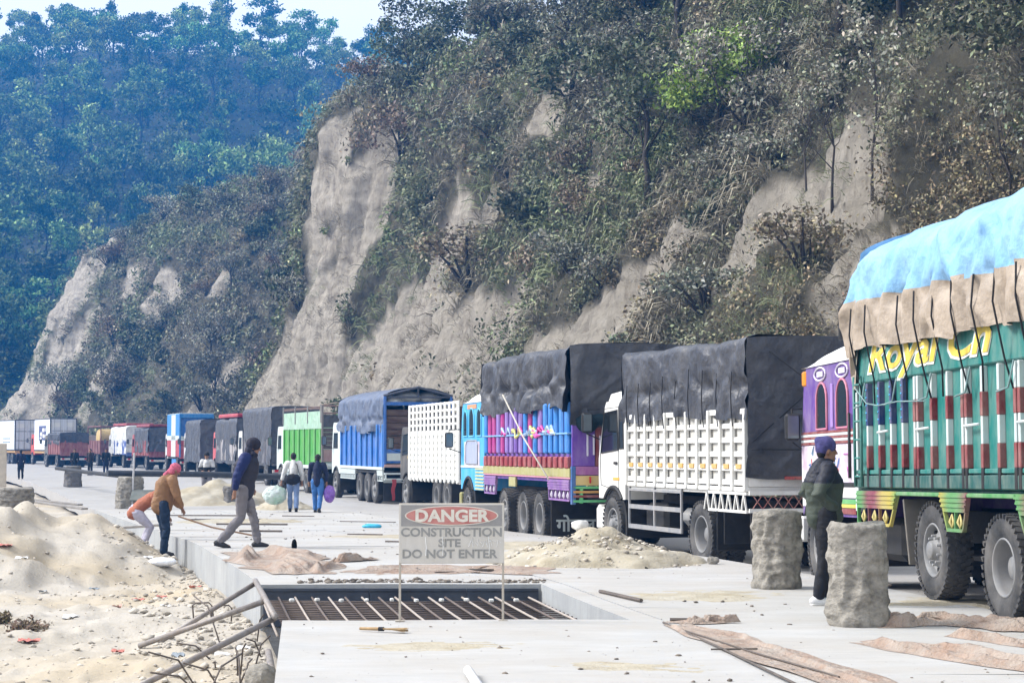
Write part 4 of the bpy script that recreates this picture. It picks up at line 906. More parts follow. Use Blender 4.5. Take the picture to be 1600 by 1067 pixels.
    mb = MB(); mb.box((-.55, 7.9, 3.46), (1.0, .06, .34), None, .05); o = mb.build('roof_board', mat('board_edge', (.35, .06, .07), .5), t); boxp(o, 'roof_board_glass', (-.55, 7.86, 3.47), (.86, .02, .24), M['mirrorg']); mb = MB(); mb.tube([(-1.12, 7.9, 3.15), (-1.12, 7.9, 3.55), (-1.0, 7.9, 3.70), (.1, 7.9, 3.74)], .035, 8); mb.build('roof_board_frame', M['black'], o)
    rod(t, 'exhaust_stack', [(-1.235, 7.25, 1.4), (-1.235, 7.25, 2.2)], .02, M['black'])
    return t
teal_truck()

# ------------------------------------------------------------ white-cab truck
def white_truck():
    W_ = M['white']; t = truck('cargo_truck', 'white-cab lattice-sided truck under a dark grey tarpaulin', (4.64, 28.75, -.27), 15.6, 7.1, [(1.95, 1, 0), (6.25, 0, 0)], zc=.86)
    x = -1.2; lattice(t, x, .05, 5.42, 1.36, 2.42, 11, 5, W_, paint((.55, .55, .52), .45), rail=.085)  # panel paint darker than the posts: recess shade put into its colour
    for k in range(11): boxp(t, 'reflector', (x - .022, .3 + k * .488, 1.60), (.02, .20, .07), paint((.62, .36, .10), .3), .003)
    boxp(t, 'side_panel', (1.17, 2.72, 1.9), (.05, 5.4, 1.1), W_); boxp(t, 'bed_floor', (0, 2.72, 1.24), (2.36, 5.4, .12), W_); boxp(t, 'tailgate', (0, .03, 1.85), (2.36, .05, 1.1), W_)
    boxp(t, 'sill', (x + .02, 2.72, 1.26), (.08, 5.42, .07), W_)
    tarp(t, 1.25, -.06, 5.55, 3.50, 2.34, M['tarp_dark'], hem=.05, amp=.06, fq=2.6, dome=.05, rear=1.44, front=2.3, seed=7, crease=.42, nv=120)
    for k in range(9): y = .35 + k * .6; rope(t, [(x - .10, y, 3.05 + .1 * fold(k * 2.0, 1)), (x - .12, y, 2.7), (x - .10, y + .03, 2.42), (x - .07, y + .05, 2.2)], .009)
    for (a, b) in (((-1.2, 1.95), (.2, 3.1)), ((1.1, 1.9), (-.9, 3.3)), ((-1.2, 1.85), (1.2, 1.85))): rope(t, [(a[0], -.16, a[1]), ((a[0] + b[0]) / 2, -.17, (a[1] + b[1]) / 2), (b[0], -.15, b[1])], .008)
    boxp(t, 'load_edge', (.2, -.10, 1.43), (1.7, .05, .05), paint((.35, .03, .03), .3))
    mb = MB()                                                      # open truss skirt behind the rear wheel
    for z in (1.2, .93): mb.bar((x, .02, z), (x, 1.55, z), .04, .04)
    for k in range(6): mb.bar((x, .05 + .3 * k, .93), (x, .15 + .3 * k, 1.2), .025, .025); mb.bar((x, .25 + .3 * k, .93), (x, .15 + .3 * k, 1.2), .025, .025)
    mb.build('truss_skirt', W_, t)
    mb = MB()
    for z in (1.21, .95): mb.bar((-1.2, -.05, z), (1.2, -.05, z), .04, .06)
    mb.build('rear_beam', W_, t); mb = MB()
    for k in range(14): a = -1.15 + k * .165; mb.bar((a, -.05, .97), (a + .165, -.05, 1.19), .015, .012); mb.bar((a + .165, -.05, .97), (a, -.05, 1.19), .015, .012)
    mb.build('rear_mesh', paint((.30, .08, .07), .4), t, kind='stuff')
    for s in (-1, 1): boxp(t, 'tail_lamp', (s * 1.06, -.07, .80), (.16, .05, .2), M['lamp'], .02)
    boxp(t, 'rear_mudflap', (-.86, .95, .70), (.68, .03, .56), M['black']); boxp(t, 'rear_panel', (0, .15, .72), (2.2, .04, .46), M['black'])
    mb = MB()                                                      # side guard
    for z in (1.17, .88, .54): mb.bar((-1.2, 2.75, z), (-1.2, 5.35, z), .035, .075 if z < 1 else .04)
    for y in (2.77, 4.05, 5.33): mb.bar((-1.2, y, .50), (-1.2, y, 1.22), .03, .05)
    mb.build('side_guard', paint((.24, .25, .27), .4), t); boxp(t, 'fuel_tank', (-.78, 4.5, .72), (.5, 1.0, .46), M['black'], .08); boxp(t, 'air_tank', (-.8, 3.2, .75), (.3, .6, .3), M['hub'], .1)
    # cab
    cab_shell(t, 5.62, 7.1, .98, 2.72, 6.25, W_, w=1.18, wr=.66, lean=.34, zsh=1.75)
    mb = MB(); mb.prism([(5.62, 2.70), (6.72, 2.71), (6.55, 2.86), (5.9, 2.90), (5.62, 2.86)], -1.12, 1.12); mb.build('cab_roof', W_, t, fix=True)
    for s in (-1, 1):
        pane(t, [(5.98, 1.86), (6.92, 1.80), (6.74, 2.52), (6.02, 2.56)], s * 1.184, frame=M['black'], fr=.014); pane(t, [(5.68, 1.88), (5.90, 1.87), (5.92, 2.52), (5.70, 2.54)], s * 1.184, frame=M['black'], fr=.01)
        mirror(t, s * 1.18, 6.95, 2.35, .26)
    d = MB(); P = [(-1.186, y, z) for (y, z) in ((5.95, 1.12), (5.95, 2.62), (6.74, 2.6), (7.0, 1.72), (6.95, 1.22))]; d.tube(P + P[:1], .006, 4); d.build('door_seam', M['black'], t)
    boxp(t, 'door_handle', (-1.20, 6.1, 1.62), (.03, .16, .05), M['black'], .01); boxp(t, 'door_stripe', (-1.187, 6.1, 1.34), (.012, .34, .05), paint((.7, .38, .06), .2), .002)
    boxp(t, 'windscreen', (0, 6.97, 2.2), (2.1, .02, .8), M['glass'], rot=Matrix.Rotation(R(21), 3, 'X')); boxp(t, 'front_bumper', (0, 7.15, .68), (2.34, .16, .36), W_, .03); boxp(t, 'step', (-1.1, 6.95, .62), (.2, .5, .4), W_, .03)
    return t
white_truck()

# ------------------------------------------------------------ painted truck
def painted_truck():
    BL = paint((.012, .19, .56), .2, .4); MAG = paint((.38, .015, .21), .2, .4); LIL = paint((.22, .13, .45), .3, .4); PU = paint((.12, .04, .34), .25, .4); RED = paint((.28, .015, .03), .3, .4); YG = paint((.34, .32, .11), .4)
    t = truck('cargo_truck', 'blue and magenta painted truck with dark ruffled tarpaulin', (2.26, 35.8, -.29), 13, 10.3, [(2.53, 1, 0), (3.9, 1, 0), (5.55, 0, 0), (9.4, 0, 0)], zc=.86, flap=False)
    x = -1.2; yb = 7.5; zb, zt = 1.62, 2.75
    boxp(t, 'side_panel', (x + .05, yb / 2, (zb + zt) / 2), (.03, yb, zt - zb), PU); boxp(t, 'side_panel', (1.16, yb / 2, 2.05), (.05, yb, 1.5), BL); boxp(t, 'bed_floor', (0, yb / 2, 1.3), (2.36, yb, .1), PU); boxp(t, 'tailgate', (0, .05, 2.05), (2.36, .05, 1.4), BL)
    cols = [BL, MAG, MAG, LIL, MAG, LIL, LIL, PU, LIL, BL, MAG, BL, LIL, BL, BL, BL, BL, BL]
    for k in range(18):
        y = yb - .22 - k * (yb - .4) / 17; c = cols[k]; mb = MB(); mb.mat(0).box((x - .01, y, (zb + zt) / 2 + .08), (.09, .22, zt - zb - .16), None, .03); mb.mat(1).box((x - .012, y, zb + .0), (.10, .24, .22), None, .02); mb.build('rib', [c, RED], t)
    boxp(t, 'lower_rail', (x + .01, yb / 2, 1.43), (.10, yb + .05, .17), YG, .01); boxp(t, 'bottom_rail', (x + .01, yb / 2, 1.33), (.09, yb + .05, .03), paint((.6, .25, .35), .2)); boxp(t, 'mid_rail', (x - .03, yb / 2, 2.16), (.09, yb, .035), paint((.15, .35, .6), .2))
    rg = random.Random(5); mb = MB()                               # painted flourish along the middle
    for k in range(30): y = rg.uniform(1.2, 5.6); mb.mat(k % 3).tube([(x - .075, y, 2.18 + rg.uniform(-.05, .05)), (x - .078, y - rg.uniform(.05, .2), 2.2 + rg.uniform(-.10, .12)), (x - .075, y - rg.uniform(.2, .45), 2.18 + rg.uniform(-.05, .05))], [.02, .035, .008], 5)
    mb.build('painted_flourish', [paint((.6, .05, .3), .1), paint((.6, .6, .2), .1), paint((.35, .5, .7), .1)], t, kind='stuff')
    fascia(t, [(.05, 1.70, .02, .1), (6.3, 7.5, .1, .02)], 1.30, .92, x, paint((.22, .10, .34), .3), paint((.6, .55, .65), .3))
    for (a, b) in ((4.45, 5.05),): boxp(t, 'skirt_strip', (x, (a + b) / 2, 1.2), (.05, b - a, .2), YG)
    tarp(t, 1.25, -.06, 7.6, 3.78, 2.62, M['tarp_dark'], hem=.07, amp=.085, fq=2.3, dome=.06, rear=2.3, front=2.6, seed=13, crease=.40, nv=150)
    rod(t, 'pole', [(x - .25, 4.6, 3.0), (x - .28, 2.6, 2.1), (x - .2, .9, 1.3)], .018, mat('bamboo', (.45, .42, .36), .7), 6)
    # rear
    for i, (a, b, m_) in enumerate(((-1.19, -.75, PU), (-.74, -.3, MAROON), (-.29, .29, paint((.25, .20, .45), .3)), (.30, .74, MAROON), (.75, 1.19, PU))): boxp(t, 'rear_board', ((a + b) / 2, -.02, 1.95), (b - a, .06, .8), m_, .01)
    for k in range(5): boxp(t, 'rear_ornament', (-.9 + .12 * k, -.065, 1.95), (.035, .03, .42 - .04 * k), paint((.6, .58, .7), .2), .008)
    mb = MB(); mb.ball((-.4, -.04, 2.42), (.8, .14, .14), 12, 8); mb.ball((-.9, -.05, 2.36), (.22, .16, .2), 10, 8); mb.ball((.3, -.05, 2.45), (.5, .15, .12), 10, 8); mb.build('bundled_cloth', mat('dark_cloth', (.012, .03, .04), .8, .4, 6, bump=.5), t, smooth=True)
    boxp(t, 'rear_beam', (0, -.03, 1.47), (2.4, .08, .16), paint((.32, .10, .30), .3)); boxp(t, 'rear_panel', (0, -.04, 1.29), (2.4, .06, .18), paint((.62, .45, .16), .3)); boxp(t, 'number_plate', (-.4, -.08, 1.30), (.34, .012, .12), OFFW, .002); mb = MB(); mb.lathe([(-.02, .0), (-.02, .06), (.0, .065)], 14, (-.85, -.08, 1.3)); mb.build('reflector', M['lamp'], t, rot=(0, 0, 0))
    for i, (z, m_) in enumerate(((1.16, paint((.10, .45, .15), .2)), (1.08, paint((.5, .25, .05), .2)), (1.0, MAROON), (.91, paint((.08, .42, .16), .2)))): boxp(t, 'rear_bar', (0, -.06 - .004 * i, z), (2.36, .06, .045), m_, .006)
    boxp(t, 'corner_post', (-1.17, -.04, 1.2), (.08, .1, .7), paint((.02, .10, .30), .2)); boxp(t, 'corner_post', (-1.02, -.05, 1.02), (.06, .08, .3), paint((.10, .45, .15), .2))
    fl = boxp(t, 'mudflap', (-.72, 1.55, .56), (.95, .03, .78), M['black'], .01); lettering('गोकुल', .34, OFFW, fl, (-.70, 1.528, .30), REAR, offset=.008)
    f2 = boxp(t, 'mudflap', (.55, 1.5, .56), (1.2, .03, .78), M['black'], .01); mb = MB()
    for k in range(18): mb.bar((0 + k * .05, 1.47, .76), (.05 + k * .05, 1.47, .88), .008, .008); mb.bar((.05 + k * .05, 1.47, .76), (0 + k * .05, 1.47, .88), .008, .008)
    mb.bar((-.03, 1.47, .75), (1.0, 1.47, .75), .01, .015); mb.bar((-.03, 1.47, .24), (1.0, 1.47, .24), .01, .03); mb.build('flap_pattern', OFFW, f2, kind='stuff')
    # cab
    cab_shell(t, 7.68, 10.3, .95, 2.95, 9.4, paint((.04, .38, .72), .25, .4), w=1.18, wr=.7, lean=.15, zsh=2.0)
    mb = MB(); mb.grid(lambda u, v: (-1.2 + 2.4 * u, 7.7 + 2.4 * v, 2.95 + .42 * (math.sin(math.pi * u) ** .45) * (1 - (max(0, v - .3) / .7) ** 2.2)), 20, 14); mb.build('cab_roof', M['white'], t, smooth=True)
    for (a, b) in ((7.95, 8.45), (8.75, 9.3), (9.5, 9.95)): pane(t, [(a, 2.18), (b, 2.18), (b, 2.55)] + arch((a + b) / 2, 2.55, (b - a) / 2, 0, 180, 7)[1:-1] + [(a, 2.55)], -1.186, frame=paint((.1, .5, .75), .2))
    boxp(t, 'cab_frieze', (-1.187, 9.0, 2.86), (.014, 1.0, .10), paint((.6, .25, .12), .2), .002); boxp(t, 'mural_panel', (-1.187, 9.0, 1.78), (.014, 1.7, .55), M['mural'], .004)
    pane(t, [(8.3, 1.55), (9.6, 1.55), (9.6, 1.98), (9.45, 2.08), (8.45, 2.08), (8.3, 1.98)], -1.197, paint((.30, .35, .50), .3), frame=paint((.25, .28, .34), .2))
    for k in range(7): boxp(t, 'cab_grille', (-1.19, 8.15, .98 + .075 * k), (.018, .9, .035), paint((.52, .52, .28), .3), .003)
    boxp(t, 'cab_belt', (-1.19, 9.0, 1.48), (.02, 2.5, .05), OFFW, .003); boxp(t, 'front_bumper', (0, 10.42, .7), (2.36, .16, .34), YG, .03); boxp(t, 'windscreen', (0, 10.25, 2.45), (2.0, .03, .7), M['glass'], rot=Matrix.Rotation(R(8), 3, 'X')); mirror(t, -1.18, 10.2, 2.1, .3); mirror(t, 1.18, 10.2, 2.3, .25)
    return t
painted_truck()

# ------------------------------------------------------------ white lattice truck
def lattice_truck():
    t = truck('cargo_truck', 'white tall lattice-sided truck between the blue-tarp truck and the painted truck', (-.34, 54.3, -.40), 15.6, 7.9, [(1.5, 1, 0), (2.8, 1, 0), (6.9, 0, 0)], near=False); W_ = paint((.76, .76, .72), .25)
    x = -1.2; lattice(t, x, 0, 6.25, 1.08, 2.35, 12, 7, W_, W_, rail=.12, post=(.06, .22), dp=.025); lattice(t, x, 0, 6.25, 2.42, 3.22, 12, 4, W_, W_, rail=.07, post=(.05, .20), panel=False)
    for k in range(13): boxp(t, 'foot_bracket', (x - .01, .1 + k * .5, .99), (.07, .12, .14), W_, .02)
    boxp(t, 'side_panel', (1.18, 3.1, 2.1), (.04, 6.2, 2.1), W_); boxp(t, 'bed_floor', (0, 3.1, 1.02), (2.3, 6.2, .1), M['black']); boxp(t, 'load', (0, 3.1, 2.0), (2.1, 5.9, 1.9), mat('dark_load', (.035, .03, .035), .9), .1)
    for k in range(9): boxp(t, 'plank', (0, -.03, 1.2 + .225 * k), (2.34, .05, .21), M['plank'], .01)
    boxp(t, 'rear_plate', (.55, -.08, 3.05), (.6, .02, .14), OFFW, .004); boxp(t, 'rear_beam', (0, -.06, .98), (2.4, .1, .14), paint((.6, .55, .5), .4)); boxp(t, 'rear_bumper', (0, -.05, .62), (2.3, .08, .14), paint((.5, .5, .48), .5))
    cab_shell(t, 6.32, 7.9, .95, 2.6, 6.9, mat('dark_cab', (.05, .05, .055), .5, .3, dirt=.4), w=1.15, wr=.64); boxp(t, 'cab_marker', (-1.16, 6.55, 1.65), (.02, .42, .07), paint((.7, .5, .12), .2)); pane(t, [(6.7, 1.75), (7.6, 1.7), (7.45, 2.35), (6.72, 2.4)], -1.155); mirror(t, -1.15, 7.7, 2.1)
lattice_truck()

# ------------------------------------------------------------ blue truck with brown plank rear
def blue_truck():
    BL = paint((.012, .13, .46), .25, .45); t = truck('cargo_truck', 'blue-sided truck with bluish tarp gable and brown plank rear', (-3.25, 66.33, -.44), 16, 9.7, [(1.5, 0, 0), (2.9, 1, 0), (4.3, 1, 0), (8.8, 0, 0)], near=False)
    x = -1.2; boxp(t, 'side_panel', (x + .04, 3.85, 2.0), (.03, 7.7, 1.5), BL); boxp(t, 'side_panel', (1.18, 3.85, 2.0), (.03, 7.7, 1.5), BL)
    for k in range(9): boxp(t, 'rib', (x - .01, .1 + k * .94, 2.0), (.08, .12, 1.5), paint((.03, .2, .55), .25), .02)
    boxp(t, 'lower_rail', (x - .02, 3.85, 1.22), (.09, 7.72, .10), OFFW); boxp(t, 'bed_floor', (0, 3.85, 1.1), (2.36, 7.7, .1), M['black'])
    fascia(t, [(.05, 1.0, .02, .1), (4.8, 7.7, .1, .02)], 1.16, .80, x, OFFW, OFFW)
    tarp(t, 1.24, -.02, 7.8, 3.72, 2.52, M['tarp_bluegrey'], hem=.10, amp=.07, fq=2.0, dome=.30, rear=None, front=2.5, seed=23, nv=90)
    for k in range(6): boxp(t, 'plank', (0, -.02, 1.98 + .232 * k), (2.34, .05, .22), M['plank'], .012)
    for s in (-1, 1): boxp(t, 'corner_post', (s * 1.17, -.05, 2.5), (.09, .1, 2.4), BL)
    mb = MB(); mb.tube([(-1.22, -.06, 3.72), (0, -.06, 4.02), (1.22, -.06, 3.72)], .05, 6); mb.tube([(-1.2, -.04, 3.68), (1.2, -.04, 3.68)], .04, 6); mb.tube([(0, -.05, 3.7), (0, -.05, 4.0)], .035, 6); mb.build('gable_frame', mat('frame_steel', (.08, .09, .12), .6), t)
    mb = MB(); mb.ball((-.2, .7, 3.66), (.5, .6, .26), 14, 9); mb.ball((.55, .8, 3.65), (.5, .6, .25), 12, 8); mb.ball((-.75, .6, 3.55), (.4, .6, .22), 12, 8); mb.build('sacks', M['tarp_white'], t, smooth=True)
    boxp(t, 'rear_rail', (0, -.07, 3.45), (2.3, .06, .12), BL); boxp(t, 'rear_panel', (0, -.02, 1.65), (2.34, .06, .48), BL)
    for (a, w_, m_) in ((-.85, .5, OFFW), (-.25, .4, paint((.6, .42, .15), .2)), (.3, .4, OFFW), (.85, .4, paint((.15, .4, .7), .2))): boxp(t, 'rear_sign', (a, -.06, 1.62), (w_, .02, .26), m_, .004)
    boxp(t, 'rear_beam', (0, -.06, 1.32), (2.4, .1, .10), paint((.5, .3, .26), .3)); boxp(t, 'bumper', (0, -.1, 1.05), (2.4, .1, .06), OFFW); boxp(t, 'bumper', (0, -.1, .86), (2.4, .1, .06), OFFW)
    for a in (-1.15, -.55, .1, .6, 1.15): boxp(t, 'bumper_post', (a, -.1, .955), (.05, .08, .14), OFFW)
    boxp(t, 'number_plate', (-.2, -.11, .955), (.5, .03, .12), M['black']); boxp(t, 'mudflap', (0, .5, .45), (2.2, .03, .7), M['black']); boxp(t, 'bottom_strip', (0, .47, .78), (2.2, .02, .1), OFFW)
    mb = MB(); mb.grid(lambda u, v: (-.95 + .16 * u * (1 - .4 * v) + .02 * math.sin(9 * v), -.17 - .02 * math.sin(12 * u), .86 - .72 * v), 5, 12); mb.build('red_cloth', mat('red_cloth', (.35, .06, .07), .9), t, smooth=True)
    cab_shell(t, 7.85, 9.7, .95, 2.9, 8.8, OFFW, w=1.17, wr=.66); mirror(t, -1.17, 9.5, 2.2); mirror(t, 1.17, .0, 2.3, .15); pane(t, [(8.5, 1.9), (9.4, 1.9), (9.3, 2.5), (8.5, 2.5)], -1.175)
blue_truck()

# ------------------------------------------------------------ green truck
def green_truck():
    GR = paint((.045, .30, .035), .2, .45); t = truck('cargo_truck', 'bright green truck with pale green upper canvas and plank rear', (-6.6, 78.4, -.46), 18.5, 9.2, [(1.6, 1, 0), (2.95, 1, 0), (8.2, 0, 0)], near=False)
    x = -1.2; boxp(t, 'side_panel', (x + .04, 3.75, 1.95), (.03, 7.5, 1.5), GR); boxp(t, 'side_panel', (1.18, 3.75, 2.3), (.03, 7.5, 2.2), GR); boxp(t, 'upper_canvas', (x + .02, 3.75, 3.05), (.05, 7.5, .72), M['tarp_green']); boxp(t, 'top_slat', (x + .02, 3.75, 3.55), (.05, 7.5, .12), M['plank'])
    for k in range(8): boxp(t, 'rib', (x - .01, .15 + k * 1.03, 1.95), (.07, .09, 1.5), paint((.16, .45, .14), .25), .02)
    for k in range(4): boxp(t, 'post', (x - .01, .05 + k * 2.47, 3.3), (.06, .08, .75), mat('grey_post', (.25, .25, .24), .8), .01)
    boxp(t, 'bed_floor', (0, 3.75, 1.12), (2.36, 7.5, .12), OFFW); boxp(t, 'sill', (x, 3.75, 1.13), (.06, 7.5, .14), OFFW)
    for k in range(5): boxp(t, 'plank', (0, -.03, 1.95 + .17 * k), (2.34, .05, .155), mat('grey_plank', (.12, .10, .095), .85, .3), .01)
    for s in (-1, 0, 1): boxp(t, 'rear_canvas', (s * .78, -.02, 3.0), (.74, .04, .52), M['tarp_grey'])
    for s in (-1, 1): boxp(t, 'corner_post', (s * 1.17, -.05, 2.4), (.08, .08, 2.5), mat('corner_steel', (.22, .20, .19), .7))
    for z in (3.62, 3.32): boxp(t, 'top_beam', (0, -.03, z), (2.4, .06, .07), mat('beam_wood', (.25, .17, .15), .8))
    boxp(t, 'rear_panel', (0, -.02, 1.6), (2.34, .05, .5), paint((.35, .22, .22), .4)); boxp(t, 'rear_beam', (0, -.05, 1.22), (2.4, .1, .14), OFFW); boxp(t, 'bumper', (0, -.06, .8), (2.3, .08, .14), M['black']); boxp(t, 'mudflap', (0, .6, .5), (2.2, .03, .5), M['black'])
    fascia(t, [(4.0, 7.4, .1, .02)], 1.06, .72, x, OFFW, OFFW)
    mb = MB(); mb.tube([(-1.2, .1, 3.66), (-.6, -.1, 3.75), (.2, -.05, 3.62), (1.2, -.05, 3.85)], .03, 6); mb.build('rope_bundle', M['tarp_tan'], t)
    cab_shell(t, 7.6, 9.2, .95, 2.85, 8.2, OFFW, w=1.15, wr=.64); mirror(t, -1.15, 9.0, 2.2); pane(t, [(8.2, 1.85), (8.95, 1.85), (8.85, 2.45), (8.2, 2.45)], -1.155)
green_truck()

# ------------------------------------------------------------ the rest of the queue
def queue_truck(label, x, y, hd, L, body, cab, zt=3.4, tarpm=None, tb=1.2, roof=None, extra=None, name='cargo_truck', rz=.10):
    t = truck(name, label, (x, y, z0(y) + .0), hd, L + 1.7, [(1.4, 1, 0), (L + .9, 0, 0)], near=False)
    xs = -1.18; c = paint(body, .3); boxp(t, 'side_panel', (xs + .02, L / 2, 1.7), (.05, L, 1.2), c); boxp(t, 'side_panel', (1.16, L / 2, 1.7), (.05, L, 1.2), c); boxp(t, 'tailgate', (0, .0, 1.7), (2.3, .06, 1.2), c); boxp(t, 'bed_floor', (0, L / 2, 1.08), (2.3, L, .08), M['black'])
    for k in range(6): boxp(t, 'rib', (xs - .02, .1 + k * (L - .2) / 5, 1.7), (.06, .09, 1.2), c, .02)
    for k in (-.75, 0, .75): boxp(t, 'tailgate_rib', (k, -.04, 1.7), (.09, .05, 1.2), c, .01)
    if tarpm is not None: tarp(t, 1.22, -.05, L + .05, zt - rz, tb, tarpm, hem=.06, amp=.05, fq=1.6, dome=rz, rear=tb + .1, front=tb, seed=int(abs(x) * 3), nv=50)
    if roof is not None: boxp(t, 'roof_board', (0, L / 2, zt + .12), (2.3, L * .9, .22), paint(roof, .3), .05)
    boxp(t, 'rear_bumper', (0, -.08, .72), (2.3, .08, .16), paint((.55, .52, .5), .4)); boxp(t, 'rear_beam', (0, -.06, 1.05), (2.36, .08, .12), c)
    for s in (-1, 1): boxp(t, 'tail_lamp', (s * .95, -.13, .74), (.2, .03, .12), M['lamp'])
    cab_shell(t, L + .1, L + 1.7, .95, 2.75, L + .9, paint(cab, .3), w=1.14, wr=.64); pane(t, [(L + .7, 1.8), (L + 1.45, 1.8), (L + 1.35, 2.4), (L + .7, 2.4)], -1.146); mirror(t, -1.14, L + 1.5, 2.2)
    if extra: extra(t, L)
    return t
queue_truck('tall truck in plain grey tarpaulin behind the bright green truck', -10.75, 95.3, 19, 7.2, (.10, .10, .12), (.6, .6, .6), 3.95, M['tarp_grey'], 1.0)
queue_truck('red-topped truck with streaked pale grey tarpaulin', -14.3, 108.3, 18, 7.0, (.35, .33, .33), (.5, .06, .08), 3.55, M['tarp_grey'], .95, (.42, .03, .06))
queue_truck('low truck in grey tarpaulin with bunched middle, beside the blue-white-red truck', -18.3, 120.3, 17, 6.6, (.12, .12, .14), (.6, .6, .62), 3.6, M['tarp_grey'], .9)
def tri(t, L):
    BL = paint((.015, .20, .52), .2); RD = paint((.36, .03, .05), .2); w = 2.36
    for (sx, rot, cx, cy, LL) in ((-1.22, 0, None, None, L),):
        boxp(t, 'upper_panel', (-1.2, L / 2, 3.35), (.04, L, 1.6), BL); boxp(t, 'lower_panel', (-1.205, L / 2, 1.75), (.03, L, 1.2), RD); boxp(t, 'white_band', (-1.21, L / 2, 2.45), (.06, L, .32), OFFW); boxp(t, 'white_stripe', (-1.225, L * .45, 2.6), (.03, L * .34, 3.0), OFFW)
    boxp(t, 'rear_frame', (0, -.04, 4.0), (w, .08, .28), BL); boxp(t, 'rear_wall', (0, .05, 3.2), (w, .04, 1.5), paint((.012, .12, .40), .2)); boxp(t, 'rear_band', (0, -.03, 2.42), (w, .06, .3), OFFW)
    for s in (-1, 1): boxp(t, 'corner_post', (s * 1.16, -.03, 2.6), (.1, .1, 3.0), BL)
    boxp(t, 'roof_panel', (0, L / 2, 4.16), (w, L, .05), OFFW); boxp(t, 'under_box', (-1.0, L * .5, .75), (.3, 2.4, .4), BL)
queue_truck('tall box truck painted blue above and red below with white bands', -22.2, 135.3, 17, 7.0, (.36, .03, .05), (.55, .55, .55), 4.1, None, 1, None, tri)
def ring(t, L):
    mb = MB(); mb.lathe([(0, .16), (.0, .32)], 20, (-1.235, .6, 1.7)); mb.build('painted_ring', OFFW, t)
queue_truck('grey-tarped truck with dark red frame, left of the blue-white-red truck', -26.8, 148.3, 21, 6.2, (.22, .03, .04), (.3, .04, .05), 3.3, M['tarp_grey'], 1.35, (.25, .03, .05), ring)
queue_truck('truck wrapped in white tarpaulin with a red top board', -31.0, 160.4, 22, 6.6, (.06, .12, .38), (.6, .6, .6), 3.5, M['tarp_white'], 1.15, (.32, .04, .06))
def drum(t, L):
    mb = MB(); mb.lathe([(-1.0, 0), (-1.0, .85), (-.9, .98), (.9, .98), (1.0, .85), (1.0, 0)], 24, (0, L * .35, 2.35)); mb.build('rolled_load', mat('rolled_load', (.50, .36, .12), .7, .35, 1.5, dirt=.5, dcol=(.5, .36, .3)), t, autosm=True)
    mb = MB()
    for y in (.02, L): mb.tube([(-1.15, y, 1.2), (-1.15, y, 3.55), (1.15, y, 3.55), (1.15, y, 1.2)], .06, 6)
    for s in (-1, 1): mb.tube([(s * 1.15, .02, 3.55), (s * 1.15, L, 3.55)], .06, 6)
    mb.build('hoop_frame', paint((.16, .03, .04), .3), t)
queue_truck('maroon-framed open truck carrying a golden-brown roll', -35.7, 172.3, 24, 5.6, (.16, .04, .045), (.6, .5, .45), 3.5, None, 1, None, drum)
queue_truck('small truck with dark grey cover over a maroon body, in front of the white container', -37.2, 163.4, 26, 4.6, (.22, .05, .05), (.1, .1, .1), 3.0, M['tarp_dark'], 2.0)
def container(t, L, emblem):
    CW = paint((.72, .76, .80), .15); DG = mat('container_steel', (.10, .10, .11), .6, .2)
    zb, zt = 1.35, 4.35
    boxp(t, 'container_wall', (0, L / 2, (zb + zt) / 2), (2.44, L, zt - zb - .1), CW); boxp(t, 'container_frame', (0, L / 2, zt - .03), (2.5, L + .04, .1), DG); boxp(t, 'container_frame', (0, L / 2, zb + .03), (2.5, L + .04, .12), DG)
    for s in (-1, 1):
        boxp(t, 'corner_post', (s * 1.2, -.0, (zb + zt) / 2), (.12, .1, zt - zb), DG); boxp(t, 'door_leaf', (s * .57, -.02, (zb + zt) / 2), (1.08, .06, zt - zb - .25), paint((.62, .64, .68), .35))
        for q in (.3, .85): rod(t, 'lock_rod', [(s * q, -.08, zb + .1), (s * q, -.08, zt - .1)], .025, M['hub'])
        for z in (2.3, 3.2): boxp(t, 'door_rib', (s * .57, -.06, z), (1.05, .03, .05), DG)
        boxp(t, 'door_sticker', (s * .6, -.06, 3.75), (.7, .02, .4), M['white'])
    if emblem:
        e = boxp(t, 'emblem', (-1.226, L * .48, 3.0), (.01, 3.4, 1.35), paint((.05, .07, .20), .2), .002); mb = MB()
        for (y, z, a, b) in ((L * .48 - .3, 3.28, .42, .22), (L * .48 - 1.2, 3.3, .25, .2), (L * .48 + .6, 2.9, .55, .2), (L * .48 - .45, 2.72, .38, .2), (L * .48 - 1.25, 2.7, .3, .2), (L * .48 + .75, 2.52, .5, .12)): mb.lathe([(-.006, 0), (-.006, 1.0)], 18, (0, 0, 0)); n = 18; mb.v[-36:] = [(-1.234 + p[0] * 0, y + p[1] * a, z + p[2] * b) for p in mb.v[-36:]]
        mb.build('emblem_shapes', M['white'], e)
    else:
        for k in range(2): boxp(t, 'side_lettering_band', (-1.226, L * .4, 2.5 - .35 * k), (.012, 2.6, .12), paint((.25, .33, .40), .2), .002)
def container_truck(label, x, y, hd, emblem, cab):
    L = 7.4; t = truck('container_truck', label, (x, y, z0(y)), hd, L + 2.2, [(1.2, 1, 0), (2.5, 1, 0), (L + 1.2, 0, 0)], near=False); container(t, L, emblem); boxp(t, 'flatbed', (0, L / 2, 1.2), (2.4, L, .2), paint((.5, .28, .08), .3)); boxp(t, 'rear_beam', (0, -.1, 1.1), (2.4, .1, .3), paint((.5, .24, .06), .3))
    cab_shell(t, L + .1, L + 2.0, .95, 2.9, L + 1.2, paint(cab, .25), w=1.15, wr=.64); pane(t, [(L + .9, 1.9), (L + 1.7, 1.9), (L + 1.6, 2.5), (L + .9, 2.5)], -1.156); mirror(t, -1.15, L + 1.9, 2.3)
